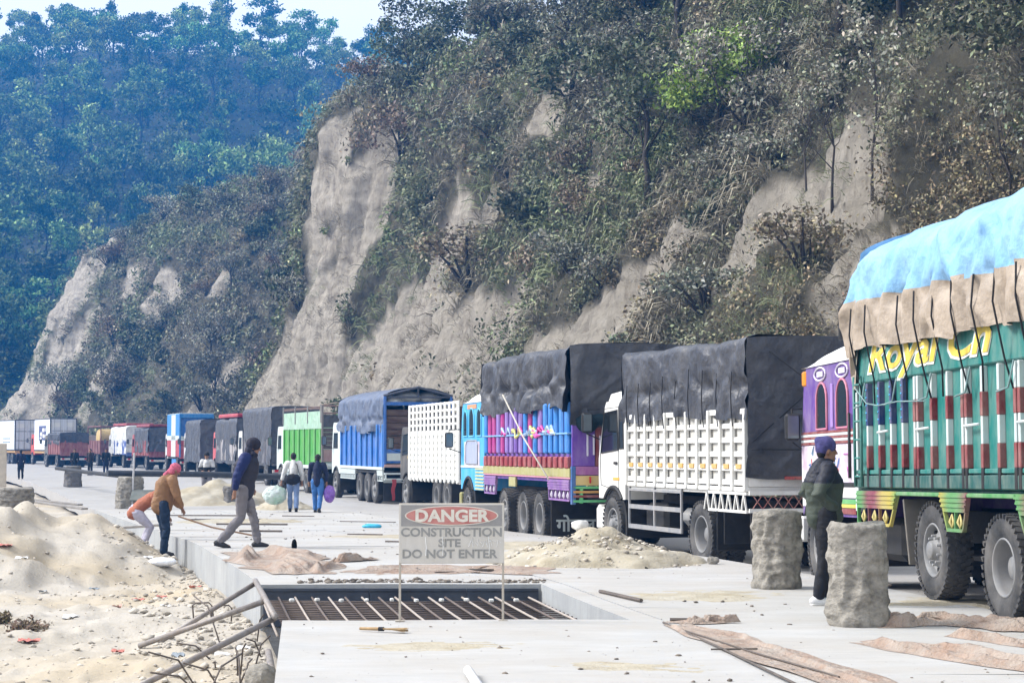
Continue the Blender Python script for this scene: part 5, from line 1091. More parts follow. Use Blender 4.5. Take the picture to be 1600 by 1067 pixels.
container_truck('white container truck with a dark blue emblem on its side', -41.6, 178.3, 25, True, (.5, .05, .04))
container_truck('plain white container truck, farthest left in the queue', -48.0, 190.3, 30, False, (.5, .06, .05))
# ------------------------------------------------------------ people
def cloth(name, col, rough=.85, var=.2, sc=8, bump=.3): return mat(name, col, rough, var, sc, bump=bump, bscale=60)
STAND = dict(hipL=(-.09, 0, .90), hipR=(.09, 0, .90), kneeL=(-.10, .02, .49), kneeR=(.10, .02, .49), ankL=(-.10, -.02, .09), ankR=(.10, -.02, .09), toeL=0, toeR=0,
             pel=(0, 0, .95), waist=(0, 0, 1.08), chest=(0, .0, 1.28), shL=(-.185, 0, 1.40), shR=(.185, 0, 1.40), neck=(0, .01, 1.46), head=(0, .03, 1.585),
             elL=(-.23, -.03, 1.13), elR=(.23, -.03, 1.13), wrL=(-.22, .06, .90), wrR=(.22, .06, .90), look=0, nod=0)
def person(label, loc, rz, pose, jacket, trousers, shoes, hat=None, hatk='beanie', h=1.7, voxel=.012, jmats=None, jband=None, quilt=0, sleeves=None, bulk=1.0, hands=True, cuff=.06, group=None):
    J = {k: (Vector(v) if isinstance(v, tuple) else v) for k, v in {**STAND, **pose}.items()}
    e = empty('person', loc, rz); s = h / 1.7; e.scale = (s, s, s); tag(e, label, 'person', group)
    up = (J['head'] - J['neck']).normalized(); Rh = Matrix.Rotation(J['look'], 3, 'Z') @ Matrix.Rotation(J['nod'], 3, 'X')
    hc = J['head']; b = MB()
    # body: head, neck, trunk, limbs, hands, fused into one skin
    b.ball(hc + Rh @ Vector((0, -.008, .028)), (.076, .094, .098), 18, 12, Rh); b.ball(hc + Rh @ Vector((0, .028, -.055)), (.058, .062, .066), 14, 10, Rh)
    b.chain([hc + Rh @ Vector((0, .092, .012)), hc + Rh @ Vector((0, .108, -.022))], [.010, .016], 8); b.ball(hc + Rh @ Vector((0, .083, -.062)), (.024, .012, .010), 10, 6, Rh); b.ball(hc + Rh @ Vector((0, .080, -.095)), (.022, .016, .016), 10, 6, Rh)
    for sx in (-1, 1): b.ball(hc + Rh @ Vector((sx * .078, -.005, -.005)), (.012, .022, .034), 8, 8, Rh); b.ball(hc + Rh @ Vector((sx * .033, .076, .032)), (.024, .012, .008), 8, 6, Rh)
    b.chain([J['chest'] + Vector((0, 0, .08)), J['neck'], hc - up * .05], [.07, .058, .055], 12)
    b.chain([J['pel'] - Vector((0, 0, .04)), J['waist'], J['chest'], J['neck'] - (J['neck'] - J['chest']) * .25], [.125, .115, .13, .09], 14, (1.15, .8))
    for S in 'LR':
        sg = -1 if S == 'L' else 1
        b.chain([J['sh' + S], J['el' + S], J['wr' + S]], [.052, .042, .028], 10)
        b.chain([J['hip' + S], J['knee' + S], J['ank' + S]], [.082, .056, .040], 12)
        f = (Vector((0, 1, 0)) if not J['toe' + S] else Vector((0, math.cos(J['toe' + S]), math.sin(J['toe' + S])))); b.chain([J['ank' + S] - Vector((0, .03, .05)), J['ank' + S] + f * .13 - Vector((0, 0, .05))], [.034, .026], 8)
        if hands:
            w = J['wr' + S]; d = (w - J['el' + S]).normalized(); sd = d.cross(Vector((0, 1, 0))); sd = sd.normalized() if sd.length > .2 else Vector((sg, 0, 0)); n = d.cross(sd).normalized()
            b.chain([w, w + d * .085], [.026, .034], 10, (1.15, .6))
            for q, (o, L) in enumerate(((-.027, .062), (-.009, .072), (.009, .068), (.026, .054))):
                p = w + d * .085 + sd * o; b.chain([p, p + d * L * .5 + n * .012, p + d * L * .82 + n * .035], [.0095, .009, .008], 6)
            p = w + d * .03 - sd * .03; b.chain([p, p - sd * .025 + d * .03 + n * .01, p - sd * .026 + d * .06 + n * .025], [.012, .0105, .009], 6)
    body = remesh(b, 'body', M['skin'], min(voxel, .009) if hands else voxel, e, 3)
    mb = MB()
    for sx in (-1, 1): mb.ball(hc + Rh @ Vector((sx * .033, .082, .012)), (.014, .008, .008), 8, 6, Rh)
    mb.build('eyes', M['eye'], body, smooth=True)
    # hair or hat
    m = MB(); m.ball(hc + Rh @ Vector((0, -.022, .045)), (.085, .096, .090), 18, 12, Rh); m.ball(hc + Rh @ Vector((0, -.055, -.01)), (.070, .055, .075), 14, 10, Rh); remesh(m, 'hair', M['hair'], .010, e, 2, .004, 30)
    if hat is not None:
        m = MB()
        if hatk == 'beanie': m.ball(hc + Rh @ Vector((0, -.016, .060)), (.096, .112, .098), 18, 12, Rh); m.ball(hc + Rh @ Vector((0, -.05, .02)), (.086, .074, .075), 14, 10, Rh); m.ball(hc + Rh @ Vector((0, -.085, .10)), (.05, .055, .05), 10, 8, Rh)
        elif hatk == 'hood': m.ball(hc + Rh @ Vector((0, -.02, .045)), (.105, .118, .115), 18, 12, Rh); m.ball(hc + Rh @ Vector((0, -.045, -.07)), (.095, .085, .10), 14, 10, Rh); m.chain([hc + Rh @ Vector((-.08, .02, -.1)), hc + Rh @ Vector((0, .06, -.11)), hc + Rh @ Vector((.08, .02, -.1))], [.04, .04, .04], 8)
        elif hatk == 'scarf': m.ball(hc + Rh @ Vector((0, -.012, .045)), (.094, .110, .095), 18, 12, Rh); m.ball(hc + Rh @ Vector((0, -.05, -.04)), (.088, .072, .09), 14, 10, Rh); m.chain([hc + Rh @ Vector((0, -.10, -.05)), hc + Rh @ Vector((0, -.12, -.16))], [.03, .045], 8)
        elif hatk == 'cap': m.ball(hc + Rh @ Vector((0, -.012, .062)), (.092, .105, .080), 18, 12, Rh); m.chain([hc + Rh @ Vector((-.03, .09, .05)), hc + Rh @ Vector((-.02, .15, .035)), hc + Rh @ Vector((.02, .15, .035)), hc + Rh @ Vector((.03, .09, .05))], [.018] * 4, 8)
        remesh(m, {'beanie': 'knit_hat', 'hood': 'hood', 'scarf': 'head_scarf', 'cap': 'cap'}[hatk], hat, .010, e, 3, .004, 26)
    # jacket
    m = MB(); k = bulk; pl = J['pel']; wa = J['waist']; ch = J['chest']; ne = J['neck']
    m.chain([pl + (pl - wa) * .35, pl, wa, ch, ch + (ne - ch) * .55, ne + (ne - ch) * .04], [.150 * k, .152 * k, .146 * k, .158 * k, .125 * k, .078 * k], 20, (1.18, .84))
    for S in 'LR': m.chain([J['sh' + S] + (Vector((0, 0, 1)) - Vector((0, 0, 1))), J['el' + S], J['wr' + S] + (J['el' + S] - J['wr' + S]).normalized() * cuff], [.085 * k, .066 * k, .050 * k], 14); m.ball((J['sh' + S] * .8 + ne * .2), (.095 * k, .085 * k, .078 * k), 12, 8)
    jm = jmats or [jacket]
    jo = remesh(m, 'jacket', jm, voxel, e, 5, .010, 11, jband, seed=int(loc[0] * 7) + 20)
    if quilt:
        me = jo.data; n = len(me.vertices); co = np.empty(n * 3); me.vertices.foreach_get('co', co); no = np.empty(n * 3); me.vertices.foreach_get('normal', no); co = co.reshape(-1, 3)
        co += no.reshape(-1, 3) * (quilt * (np.abs(np.sin(co[:, 2] * math.pi / .085)) ** .5 - .6))[:, None]; me.vertices.foreach_set('co', co.ravel()); me.update()
    # trousers
    m = MB(); m.chain([J['waist'] * .15 + pl * .85, pl * .6 + (J['hipL'] + J['hipR']) * .2], [.132, .138], 18, (1.15, .85))
    for S in 'LR': a = J['ank' + S]; m.chain([J['hip' + S] + Vector((0, 0, .02)), J['hip' + S] * .5 + J['knee' + S] * .5, J['knee' + S], J['knee' + S] * .4 + a * .6, a + (J['knee' + S] - a).normalized() * .015], [.108, .096, .076, .070, .064], 14)
    remesh(m, 'trousers', trousers, voxel, e, 4, .012, 10, seed=int(loc[0] * 5) + 50)
    for S in 'LR':
        a = J['ank' + S]; t = J['toe' + S] or 0; f = Vector((0, math.cos(t), math.sin(t))); u = Vector((0, -math.sin(t), math.cos(t))); m = MB()
        m.chain([a - f * .055 - u * .045, a + f * .06 - u * .048, a + f * .15 - u * .062], [.046, .048, .034], 12, (1.0, .9)); m.ball(a - f * .01 - u * .01, (.046, .055, .05), 12, 8)
        q = MB(); so = remesh(m, 'shoe', shoes, .010, e, 3)
        q.prism([(a.x - .042, -1), (a.x + .042, -1), (a.x + .042, 1), (a.x - .042, 1)], 0, 1, 'XY'); q.v = [(p[0], 0, 0) for p in q.v]
        c = a + f * .05 - u * .082; sl = MB(); sl.box(c, (.088, .27, .022), Matrix.Rotation(t, 3, 'X'), .01); sl.build('sole', M['white'] if shoes is M.get('shoe_white') else M['black'], so)
    return e
M['shoe_dark'] = cloth('dark_shoe', (.025, .024, .026), .6); M['shoe_white'] = cloth('white_shoe', (.62, .62, .62), .6); M['denim'] = cloth('blue_denim', (.045, .14, .36)); M['denim_pale'] = cloth('pale_denim', (.17, .24, .40)); M['navy_cloth'] = cloth('navy_cloth', (.012, .016, .045))
M['grey_cloth'] = cloth('grey_cloth', (.16, .15, .16)); M['brown_cloth'] = cloth('brown_jacket', (.25, .135, .065), .7); M['black_cloth'] = cloth('black_cloth', (.012, .012, .014))

# man in knitted hat, hands in jacket pockets, facing right behind the roll of concrete
person('man in purple knit hat and black-green padded jacket, hands in pockets', (3.29, 20.3, z0(20.3)), R(-84),
       dict(kneeL=(-.09, .03, .49), ankL=(-.09, .0, .09), kneeR=(.08, -.01, .49), ankR=(.09, -.09, .09), elL=(-.27, -.14, 1.15), wrL=(-.15, .06, 1.02), elR=(.27, -.14, 1.15), wrR=(.15, .06, 1.02), head=(0, .035, 1.59), look=.0, nod=-.05),
       None, M['black_cloth'], M['shoe_white'], cloth('purple_knit', (.06, .055, .16), .95, .4, 18), 'beanie', h=1.72, jmats=[cloth('black_shell', (.010, .011, .020), .6), cloth('olive_shell', (.05, .062, .045), .65)], jband=lambda c: (c[:, 2] < 1.26), quilt=.006, bulk=1.1, hands=False, cuff=.0)
# man striding right
person('walking man in dark blue jacket, padded vest, hood and grey trousers', (-4.42, 31.6, z0(31.6)), R(-88),
       dict(hipL=(-.09, 0, .88), hipR=(.09, 0, .88), kneeL=(-.09, .16, .50), ankL=(-.09, .23, .09), kneeR=(.09, -.02, .47), ankR=(.09, -.33, .11), toeR=-.25, pel=(0, 0, .93), waist=(0, .02, 1.06), chest=(0, .06, 1.27), shL=(-.18, .04, 1.40), shR=(.19, .05, 1.39), neck=(0, .11, 1.46), head=(0, .17, 1.565), nod=-.25, elR=(.25, -.06, 1.13), wrR=(.22, -.10, .88), elL=(-.24, .0, 1.13), wrL=(-.2, .12, .95)),
       None, M['grey_cloth'], M['shoe_dark'], cloth('dark_hood', (.022, .021, .034), .9, .4, 14), 'hood', h=1.78, jmats=[cloth('padded_vest', (.028, .027, .04), .7), cloth('royal_sleeve', (.008, .016, .085), .7)], jband=lambda c: (abs(c[:, 0]) > .165) & (c[:, 2] > .9), bulk=1.08, quilt=.004)
# worker bending with a rod, in the trench beside the slab
def ditch(x, y): return GZ(x, y)
_bx, _by = -6.32, 35.2
person('worker in brown jacket and pink head scarf bending over the slab edge with a rod', (_bx, _by, ditch(_bx, _by)), R(-62),
       dict(hipL=(-.09, -.08, .90), hipR=(.09, -.08, .90), kneeL=(-.12, .0, .48), ankL=(-.13, .02, .09), kneeR=(.12, -.03, .48), ankR=(.14, -.10, .09), pel=(0, -.08, .95), waist=(0, -.05, 1.08), chest=(0, .0, 1.29), shL=(-.18, .05, 1.40), shR=(.19, .05, 1.39), neck=(0, .09, 1.46), head=(0, .16, 1.56), nod=-.5, elR=(.25, .12, 1.10), wrR=(.17, .25, .87), elL=(-.22, .14, 1.10), wrL=(-.06, .30, .87)),
       M['brown_cloth'], cloth('navy_trouser', (.012, .026, .055)), M['shoe_dark'], cloth('pink_check', (.50, .12, .18), .9, .4, 25), 'scarf', h=1.70, bulk=1.12)
_rx = MB(); _rx.tube([(-6.12, 35.33, .34), (-5.5, 35.3, .14), (-4.6, 35.2, -.03)], .016, 8)
tag(_rx.build('hand_tool', mat('wood_handle', (.35, .22, .14), .8), smooth=True), 'long wooden tool handle held over the slab edge by the brown-jacket worker', 'tool')
person('crouching worker in lilac trousers and rust vest behind the brown-jacket worker', (-7.02, 36.8, ditch(-7.02, 36.8)), R(-80),
       dict(hipL=(-.10, -.16, .72), hipR=(.10, -.16, .72), kneeL=(-.13, .10, .46), ankL=(-.13, -.05, .09), kneeR=(.13, .12, .46), ankR=(.13, -.02, .09), pel=(0, -.17, .77), waist=(0, -.06, .88), chest=(0, .12, 1.0), shL=(-.18, .20, 1.07), shR=(.18, .20, 1.07), neck=(0, .26, 1.11), head=(0, .36, 1.16), nod=-.5, elL=(-.22, .32, .86), wrL=(-.15, .46, .66), elR=(.22, .32, .86), wrR=(.15, .46, .66)),
       cloth('rust_vest', (.34, .12, .07)), cloth('lilac_trouser', (.42, .40, .48)), M['shoe_dark'], None, h=1.65)
WALK_A = dict(kneeL=(-.09, .12, .50), ankL=(-.09, .16, .09), kneeR=(.09, .0, .48), ankR=(.09, -.2, .12), toeR=-.3, elL=(-.24, .02, 1.13), wrL=(-.26, .10, .90), elR=(.24, -.06, 1.13), wrR=(.25, -.03, .89))
person('man in white shirt walking away with a black shoulder bag', (-6.5, 57.2, z0(57.2)), R(6), dict(WALK_A, elL=(-.28, .0, 1.13), wrL=(-.33, .03, .90)), cloth('white_shirt', (.62, .62, .60)), M['denim_pale'], M['shoe_dark'], None, h=1.74, voxel=.016)
person('man in navy jacket and bright blue jeans walking away with a purple bag', (-5.7, 56.4, z0(56.4)), R(-4), dict(WALK_A, elR=(.26, .0, 1.13), wrR=(.27, .02, .89), head=(0, .05, 1.575), nod=-.2), M['navy_cloth'], M['denim'], M['shoe_dark'], None, h=1.70, voxel=.016)
person('masked man in black and white jacket standing beyond the grey pipe', (-11.1, 70, z0(70)), R(172), dict(elL=(-.25, .02, 1.14), wrL=(-.12, .18, 1.05), elR=(.25, .02, 1.14), wrR=(.12, .18, 1.05)), None, M['grey_cloth'], M['shoe_dark'], M['black_cloth'], 'beanie', h=1.72, voxel=.018, jmats=[cloth('jacket_white', (.5, .5, .5)), M['black_cloth']], jband=lambda c: (c[:, 2] < 1.2))
for (x, y, rz, lab, jc, tr) in ((-28.6, 112, 20, 'man in dark clothes at the far left beside the dirt mound', M['navy_cloth'], M['black_cloth']), (-28.2, 124, 190, 'distant man in black beside the upright grey post', M['black_cloth'], M['black_cloth']), (-27.4, 125, 160, 'distant person in dark brown coat in the middle of the far group', cloth('dark_brown', (.04, .028, .025)), M['black_cloth']), (-26.5, 125.5, 200, 'distant man in black, rightmost of the far group', M['black_cloth'], M['navy_cloth'])):
    person(lab, (x, y, z0(y)), R(rz), {}, jc, tr, M['shoe_dark'], None, h=1.7, voxel=.022, hands=False)

# bags
def soft_bag(name, label, loc, r, m, cat='bag', seed=0, flat=.0, handle=None):
    mb = MB(); mb.ball((0, 0, r[2]), r, 20, 14); mb.ball((r[0] * .3, 0, r[2] * 1.2), (r[0] * .7, r[1] * .8, r[2] * .7), 14, 10); o = remesh(mb, name, m, max(.012, min(r) * .10), None, 2, min(r) * .10, 5 / max(r), seed=seed); o.location = loc; tag(o, label, cat)
    if handle: q = MB(); q.tube(handle, .012, 6); q.build('strap', M['black_cloth'], o)
    return o
soft_bag('shoulder_bag', 'black shoulder bag on the white-shirt man\'s back', (-6.5, 56.98, z0(57) + .80), (.24, .10, .17), M['black_cloth'], 'bag', 1, handle=[(.2, .02, .3), (.12, .10, .6), (.0, .22, .70)])
soft_bag('carried_sack', 'white and green sack carried by the white-shirt man', (-7.05, 57.2, z0(57) + .22), (.36, .22, .28), mat('printed_sack', (.62, .66, .64), .6, .1, dirt=.75, dcol=(.05, .36, .14), dscale=2.2), 'sack', 2, handle=[(.2, 0, .5), (.36, 0, .64)])
soft_bag('carried_bag', 'purple bag carried by the man in blue jeans', (-5.35, 56.4, z0(56) + .28), (.17, .12, .26), mat('purple_blotched', (.16, .05, .36), .4, .4, 9, dirt=.4, dcol=(.55, .45, .7), dscale=8), 'bag', 3, handle=[(0, 0, .5), (-.06, 0, .62)])  # purple colour with paler lilac blotches
# ------------------------------------------------------------ danger sign
def sign():
    e = empty('danger_sign', (-.575, 18.35, 0), R(1.5)); tag(e, 'faded DANGER construction site sign on two thin legs', 'sign')
    gm = mat('faded_paint', (.52, .49, .44), .75, .12, 4, dirt=.6, dcol=(.58, .56, .52), dscale=3, stretch=(2.2, 1, .4)); grey = mat('faded_dark_band', (.25, .245, .24), .75, .2, 5, dirt=.5, dcol=(.36, .34, .32), dscale=4); red = mat('faded_red', (.46, .16, .14), .75, .2, 5, dirt=.5, dcol=(.52, .34, .30), dscale=5); whi = mat('sign_white', (.68, .65, .58), .8, .15, 8, dirt=.5, dcol=(.45, .38, .30), dscale=10); let = mat('sign_grey_letter', (.235, .235, .225), .8, .15, 8, dirt=.5, dcol=(.40, .39, .36), dscale=9)
    boxp(e, 'panel', (0, 0, .83), (1.0, .014, .56), gm, .002); boxp(e, 'top_band', (0, -.0085, 1.00), (.96, .003, .20), grey, .001)
    def oval(a, b, y, m, n): mb = MB(); P = [(a * math.cos(t), b * math.sin(t) + 1.0) for t in np.linspace(0, 2 * math.pi, 49)[:-1]]; mb.prism(P, y - .001, y + .001, 'XZ'); return mb.build(n, m, e, fix=True)
    oval(.445, .094, -.0125, whi, 'oval_rim'); oval(.432, .084, -.0155, red, 'oval')
    lettering('DANGER', .155, whi, e, (0, -.0185, .946), REAR, offset=.006, ext=.001, sx=1.12)
    for (b, sz, z, cx, sx) in (('CONSTRUCTION', .112, .805, 0, 1.10), ('SITE', .105, .705, -.02, 1.12), ('DO NOT ENTER', .112, .60, -.02, 1.10)): lettering(b, sz, let, e, (cx, -.0095, z), REAR, offset=.0035, ext=.001, sx=sx)
    rg = random.Random(8); mb = MB()
    for k in range(7): x = .16 + k * .045; mb.tube([(x, -.0095, .70 + rg.uniform(0, .02)), (x + rg.uniform(-.02, .03), -.0095, .76 + rg.uniform(0, .03)), (x + .04, -.0095, .715 + rg.uniform(0, .04))], .0035, 4)
    for x in (-.25, -.09, .35): mb.tube([(x, -.0095, .80), (x + .01, -.0095, .70), (x + .005, -.0095, .62)], .004, 4)
    mb.build('white_scrawl', paint((.78, .78, .76), .1), e)
    ang = paint((.42, .38, .32), .5)
    for s in (-1, 1): boxp(e, 'leg', (s * .49, .014, .545), (.022, .022, 1.13), ang, .003); boxp(e, 'foot_plate', (s * .49, .014, .006), (.09, .06, .012), ang, .002)
    boxp(e, 'frame_bar', (0, .013, 1.108), (1.0, .02, .02), ang, .003); boxp(e, 'frame_bar', (0, .013, .556), (.96, .02, .02), ang, .003)
sign()

# ------------------------------------------------------------ concrete rolls (sack-formed cylinders)
M['cast'] = mat('rough_cast_concrete', (.20, .186, .16), .95, .45, 8, bump=.8, bscale=14, bdist=.04, dirt=.75, dcol=(.36, .335, .29), dscale=4, stretch=(1, 1, 1.5))
M['cast_dark'] = mat('stained_concrete', (.13, .125, .12), .95, .3, 5, bump=.5, bscale=35, dirt=.5, dcol=(.22, .2, .18), dscale=3)
def castroll(label, loc, r, h, m, seed, lean=(0, 0), taper=.1, group='rough concrete rolls used as bollards'):
    n, k = 64, 44; mb = MB(); V = []
    for j in range(k + 1):
        t = j / k
        for i in range(n):
            a = 2 * math.pi * i / n; q = np.array([math.cos(a) * 1.6, math.sin(a) * 1.6, t * h * 3 + seed])
            rr = r * (1 + taper * (1 - t)) + .030 * r / .27 * float(vnoise(q * 1.4)) - .045 * abs(float(vnoise(q * np.array([2.0, 2.0, 2.6])))) + .02 + .014 * float(vnoise(q * 6)) + .0045 * math.sin(t * h * 62 + 2.5 * float(vnoise(q)) * 2 + seed) * (1 - abs(float(vnoise(q * .8 + 3))))
            rr *= 1 - .05 * max(0, (t - .96) / .04) - .03 * max(0, (.03 - t) / .03)
            V.append((rr * math.cos(a) + lean[0] * t, rr * math.sin(a) + lean[1] * t, h * t + (.018 * math.sin(a * 2 + seed) if t > .98 else 0)))
    F = [(j * n + i, j * n + (i + 1) % n, (j + 1) * n + (i + 1) % n, (j + 1) * n + i) for j in range(k) for i in range(n)] + [tuple(k * n + i for i in range(n))]
    mb.add(V, F); o = mb.build('concrete_roll', m, smooth=True); o.location = loc; return tag(o, label, 'bollard', group)
castroll('rough grey concrete roll in front of the man in the knit hat', (3.23, 17.95, 0), .245, .95, M['cast'], 1, (-.03, 0), .17)
castroll('rough concrete roll beside the front wheel of the green-sided truck', (3.10, 22.6, z0(22.6)), .27, .91, M['cast'], 5, (.02, 0), .02)
castroll('squat concrete roll under the grey pipe, with a board against it', (-12.2, 61.5, z0(61.5)), .40, 1.0, M['cast'], 9, (0, 0), .12)
castroll('dark stained concrete roll at the far end of the thin black pipe', (-21.2, 93, z0(93)), .36, 1.0, M['cast_dark'], 14, (0, 0), .2)
castroll('low dark tub-like roll under the grey pipe behind the walking man', (-9.4, 65.2, z0(65)), .36, .62, M['cast_dark'], 20, (0, 0), .05)
castroll('broken pale concrete block on the dirt bank at the left edge', (-12.1, 46.6, GZ(-12.1, 46.6) - .15), .42, .75, M['cast'], 25, (.1, 0), .1)
# pipes of the barrier
def pipe(name, label, pts, r, m, cat='pipe', n=14, group=None):
    mb = MB(); mb.tube(pts, r, n); o = mb.build(name, m, smooth=False, autosm=True); return tag(o, label, cat, group)
PIPEM = mat('dark_pipe', (.035, .04, .05), .45, .2, dirt=.3, dcol=(.12, .13, .15))
pipe('barrier_pipe', 'thick dark grey pipe lying across the concrete rolls', [(-12.95, 61.6, .70), (-10.2, 63.2, .64), (-7.6, 64.8, .52)], .10, PIPEM)
pipe('barrier_pipe', 'thin black pipe running to the far dark roll', [(-22.5, 95, .40), (-17.5, 81, .38), (-13.6, 70, .40)], .085, M['black'])
pipe('upright_post', 'thin pale upright post beside the squat concrete roll', [(-12.05, 61.1, z0(61)), (-12.0, 61.1, 1.35)], .03, paint((.5, .5, .52), .3), 'post')
mb = MB(); mb.box((-17.6, 66, .9), (.5, .12, 1.5), R(10), .02); tag(mb.build('beige_panel', mat('beige_board', (.48, .43, .36), .8)), 'upright beige board at the far left edge', 'board')
mb = MB(); mb.box((-11.55, 60.9, z0(61) + .42), (1.0, .05, .5), Matrix.Rotation(R(-50), 3, 'X'), .01); tag(mb.build('board', mat('green_grey_board', (.11, .13, .12), .7, .2, dirt=.3)), 'grey-green board leaning on the squat concrete roll', 'board')
# ------------------------------------------------------------ rebar mat in the pit
RB = empty('rebar_mat', (0, 0, -.19)); tag(RB, 'rusty rebar grid inside the open pit', 'rebar')
for k in range(20):
    y = 18.62 + k * .23; a, b = E(y) + .08, PITR(y) - .08; rod(RB, 'rebar', [(a, y, 0), ((a + b) / 2, y, -.015), (b, y, 0)], .009, mat('rebar_rust', (.13, .10, .085), .75, .3) if k == 0 else bpy.data.materials['rebar_rust'], 6)
for k in range(22):
    x = -3.0 + k * .2; a, b = 23.15, 18.56; xa, xb = x, x + .75
    if xb > PITR(b) - .1: b = b + (xb - PITR(b) + .1) * 4.0; xb = min(xb, PITR(b) - .06)
    if b < 22.8 and xa < PITR(23.1): rod(RB, 'rebar', [(xa, a, .03), ((xa + xb) / 2, (a + b) / 2, .022), (xb, b, .028)], .013, mat('rebar_pale', (.36, .31, .27), .7) if k == 0 else bpy.data.materials['rebar_pale' if k % 2 == 0 else 'rebar_rust'], 6)
for k in range(11):
    x = -2.85 + k * .29; mb = MB(); mb.box((x, 22.4 + .05 * (k % 3), -.135), (.06, .045, .04), R(20 * k), .01); tag(mb.build('spacer_block', M['white']), 'small white spacer block on the rebar grid', 'spacer', 'white spacer blocks on the rebar')
# ------------------------------------------------------------ scaffold frame at the slab edge
GALV = mat('rusty_pipe', (.27, .25, .235), .6, .3, 9, dirt=.6, dcol=(.20, .15, .12), dscale=5, metal=.3)
def gz(x, y, d=.03): return (x, y, GZ(x, y) + d)
FR = empty('scaffold'); tag(FR, 'leaning frame of three rusty pipes against the slab edge', 'scaffold')
rod(FR, 'top_pipe', [(-3.10, 23.3, .03), (-2.26, 18.45, .03)], .032, GALV, 12)
for (a, b) in (((-3.06, 23.1, .02), gz(-4.15, 22.4)), ((-2.62, 20.4, .02), gz(-4.05, 21.0)), ((-2.28, 18.6, .01), gz(-3.62, 17.0))): rod(FR, 'brace_pipe', [a, b], .030, GALV, 12)
rod(FR, 'lower_pipe', [(-2.42, 19.2, -.38), (-2.15, 17.4, -.40)], .035, GALV, 10)
rg = random.Random(12)
for k in range(16):
    y = rg.uniform(16.2, 22.5); x = E(y) - rg.uniform(.06, .9); z = GZ(x, y); q = Vector((rg.uniform(-.5, .3), rg.uniform(-.6, .6), rg.uniform(.1, .55)))
    mb = MB(); mb.tube([(x, y, z - .05), (x + q.x * .5, y + q.y * .5, z + q.z * .8), (x + q.x, y + q.y, z + q.z)], .009, 5); tag(mb.build('rebar_offcut', M['rebar'], smooth=True), 'bent rusty rebar sticking out beside the slab edge', 'rebar', 'bent rebars beside the slab edge')
for (x, y) in ((-4.05, 24.6), (-3.78, 24.5)):
    z = GZ(x, y); mb = MB(); mb.tube([(x, y, z), (x - .02, y, z + .22), (x + .02, y, z + .25), (x + .18, y + .05, z + .25), (x + .22, y + .05, z + .21), (x + .21, y + .05, z)], .011, 6); tag(mb.build('stirrup', M['rebar'], smooth=True), 'bent steel stirrup standing in the dirt left of the pit', 'stirrup', 'steel stirrups in the dirt')
# ------------------------------------------------------------ jute sheets
M['jute'] = mat('damp_jute', (.29, .205, .155), .95, .35, 3.5, bump=.9, bscale=30, bdist=.04, dirt=.9, dcol=(.41, .375, .33), dscale=2.2)
def jute(label, path, wid, seed, bunch=.05, base=z0):
    """cloth laid along a path, rucked up in folds; ragged edges"""
    path = [Vector((*p, 0)) for p in path]; nu, nv = 40, 24 * (len(path) - 1); mb = MB()
    def fn(u, v):
        s = v * (len(path) - 1); i = min(int(s), len(path) - 2); f = s - i; p = path[i].lerp(path[i + 1], f); d = (path[i + 1] - path[i]).normalized(); n = Vector((-d.y, d.x, 0)); w = wid[i] * (1 - f) + wid[i + 1] * f
        off = (u - .5) * w * (1 + .28 * fold(v * 9, seed + (1 if u > .5 else 2))) ; q = p + n * off + d * .12 * fold(u * 5, seed + 3)
        edge = min(1, 6 * min(u, 1 - u, v * 2, (1 - v) * 2)); h = .008 + edge * bunch * (max(0, fold(u * 7 + v * 5, seed) + .25 * fold(u * 19 - v * 13, seed + 5)) ** 1.3 + .2 * max(0, 1 - 3 * abs(fold(u * 9 - v * 7, seed + 8))) ** 2)
        return (q.x, q.y, base(q.y) + h)
    mb.grid(fn, nu, nv); return tag(mb.build('jute_sheet', M['jute'], smooth=True), label, 'cloth', 'jute curing sheets')
jute('rucked jute sheet heaped at the left of the slab beyond the pit', [(-4.2, 30.2), (-3.4, 28.4), (-3.0, 26.6), (-2.75, 25.0)], [.9, 1.5, 1.3, .8], 3, .13)
jute('flat jute sheet on the slab behind the danger sign', [(-2.0, 25.2), (-1.2, 26.0), (-.3, 26.0), (.35, 25.0)], [1.0, 1.7, 1.9, .6], 6, .05)
jute('jute sheet along the joint at the lower right', [(1.55, 18.0), (1.85, 16.6), (2.15, 15.2), (2.5, 13.2), (2.9, 11.4)], [.25, .50, .55, .6, .7], 9, .05)
jute('rucked jute strip right of the concrete roll', [(3.35, 17.8), (4.0, 18.3), (4.7, 17.4)], [.3, .7, .5], 12, .10)
jute('long jute strip in the lower right corner', [(3.0, 16.4), (3.5, 15.4), (4.1, 14.2), (4.8, 12.6)], [.25, .55, .45, .6], 15, .08)
jute('small wad of jute at the near edge of the jute path', [(1.5, 18.25), (1.75, 18.15), (2.05, 18.2)], [.12, .3, .1], 18, .06)
jute('small jute scrap on the slab left of the sign', [(-2.6, 27.6), (-2.1, 28.4)], [.3, .4], 21, .10)
jute('jute strip at the far right behind the corner strip', [(3.9, 16.9), (4.5, 15.9), (5.1, 14.9)], [.2, .4, .4], 24, .08)
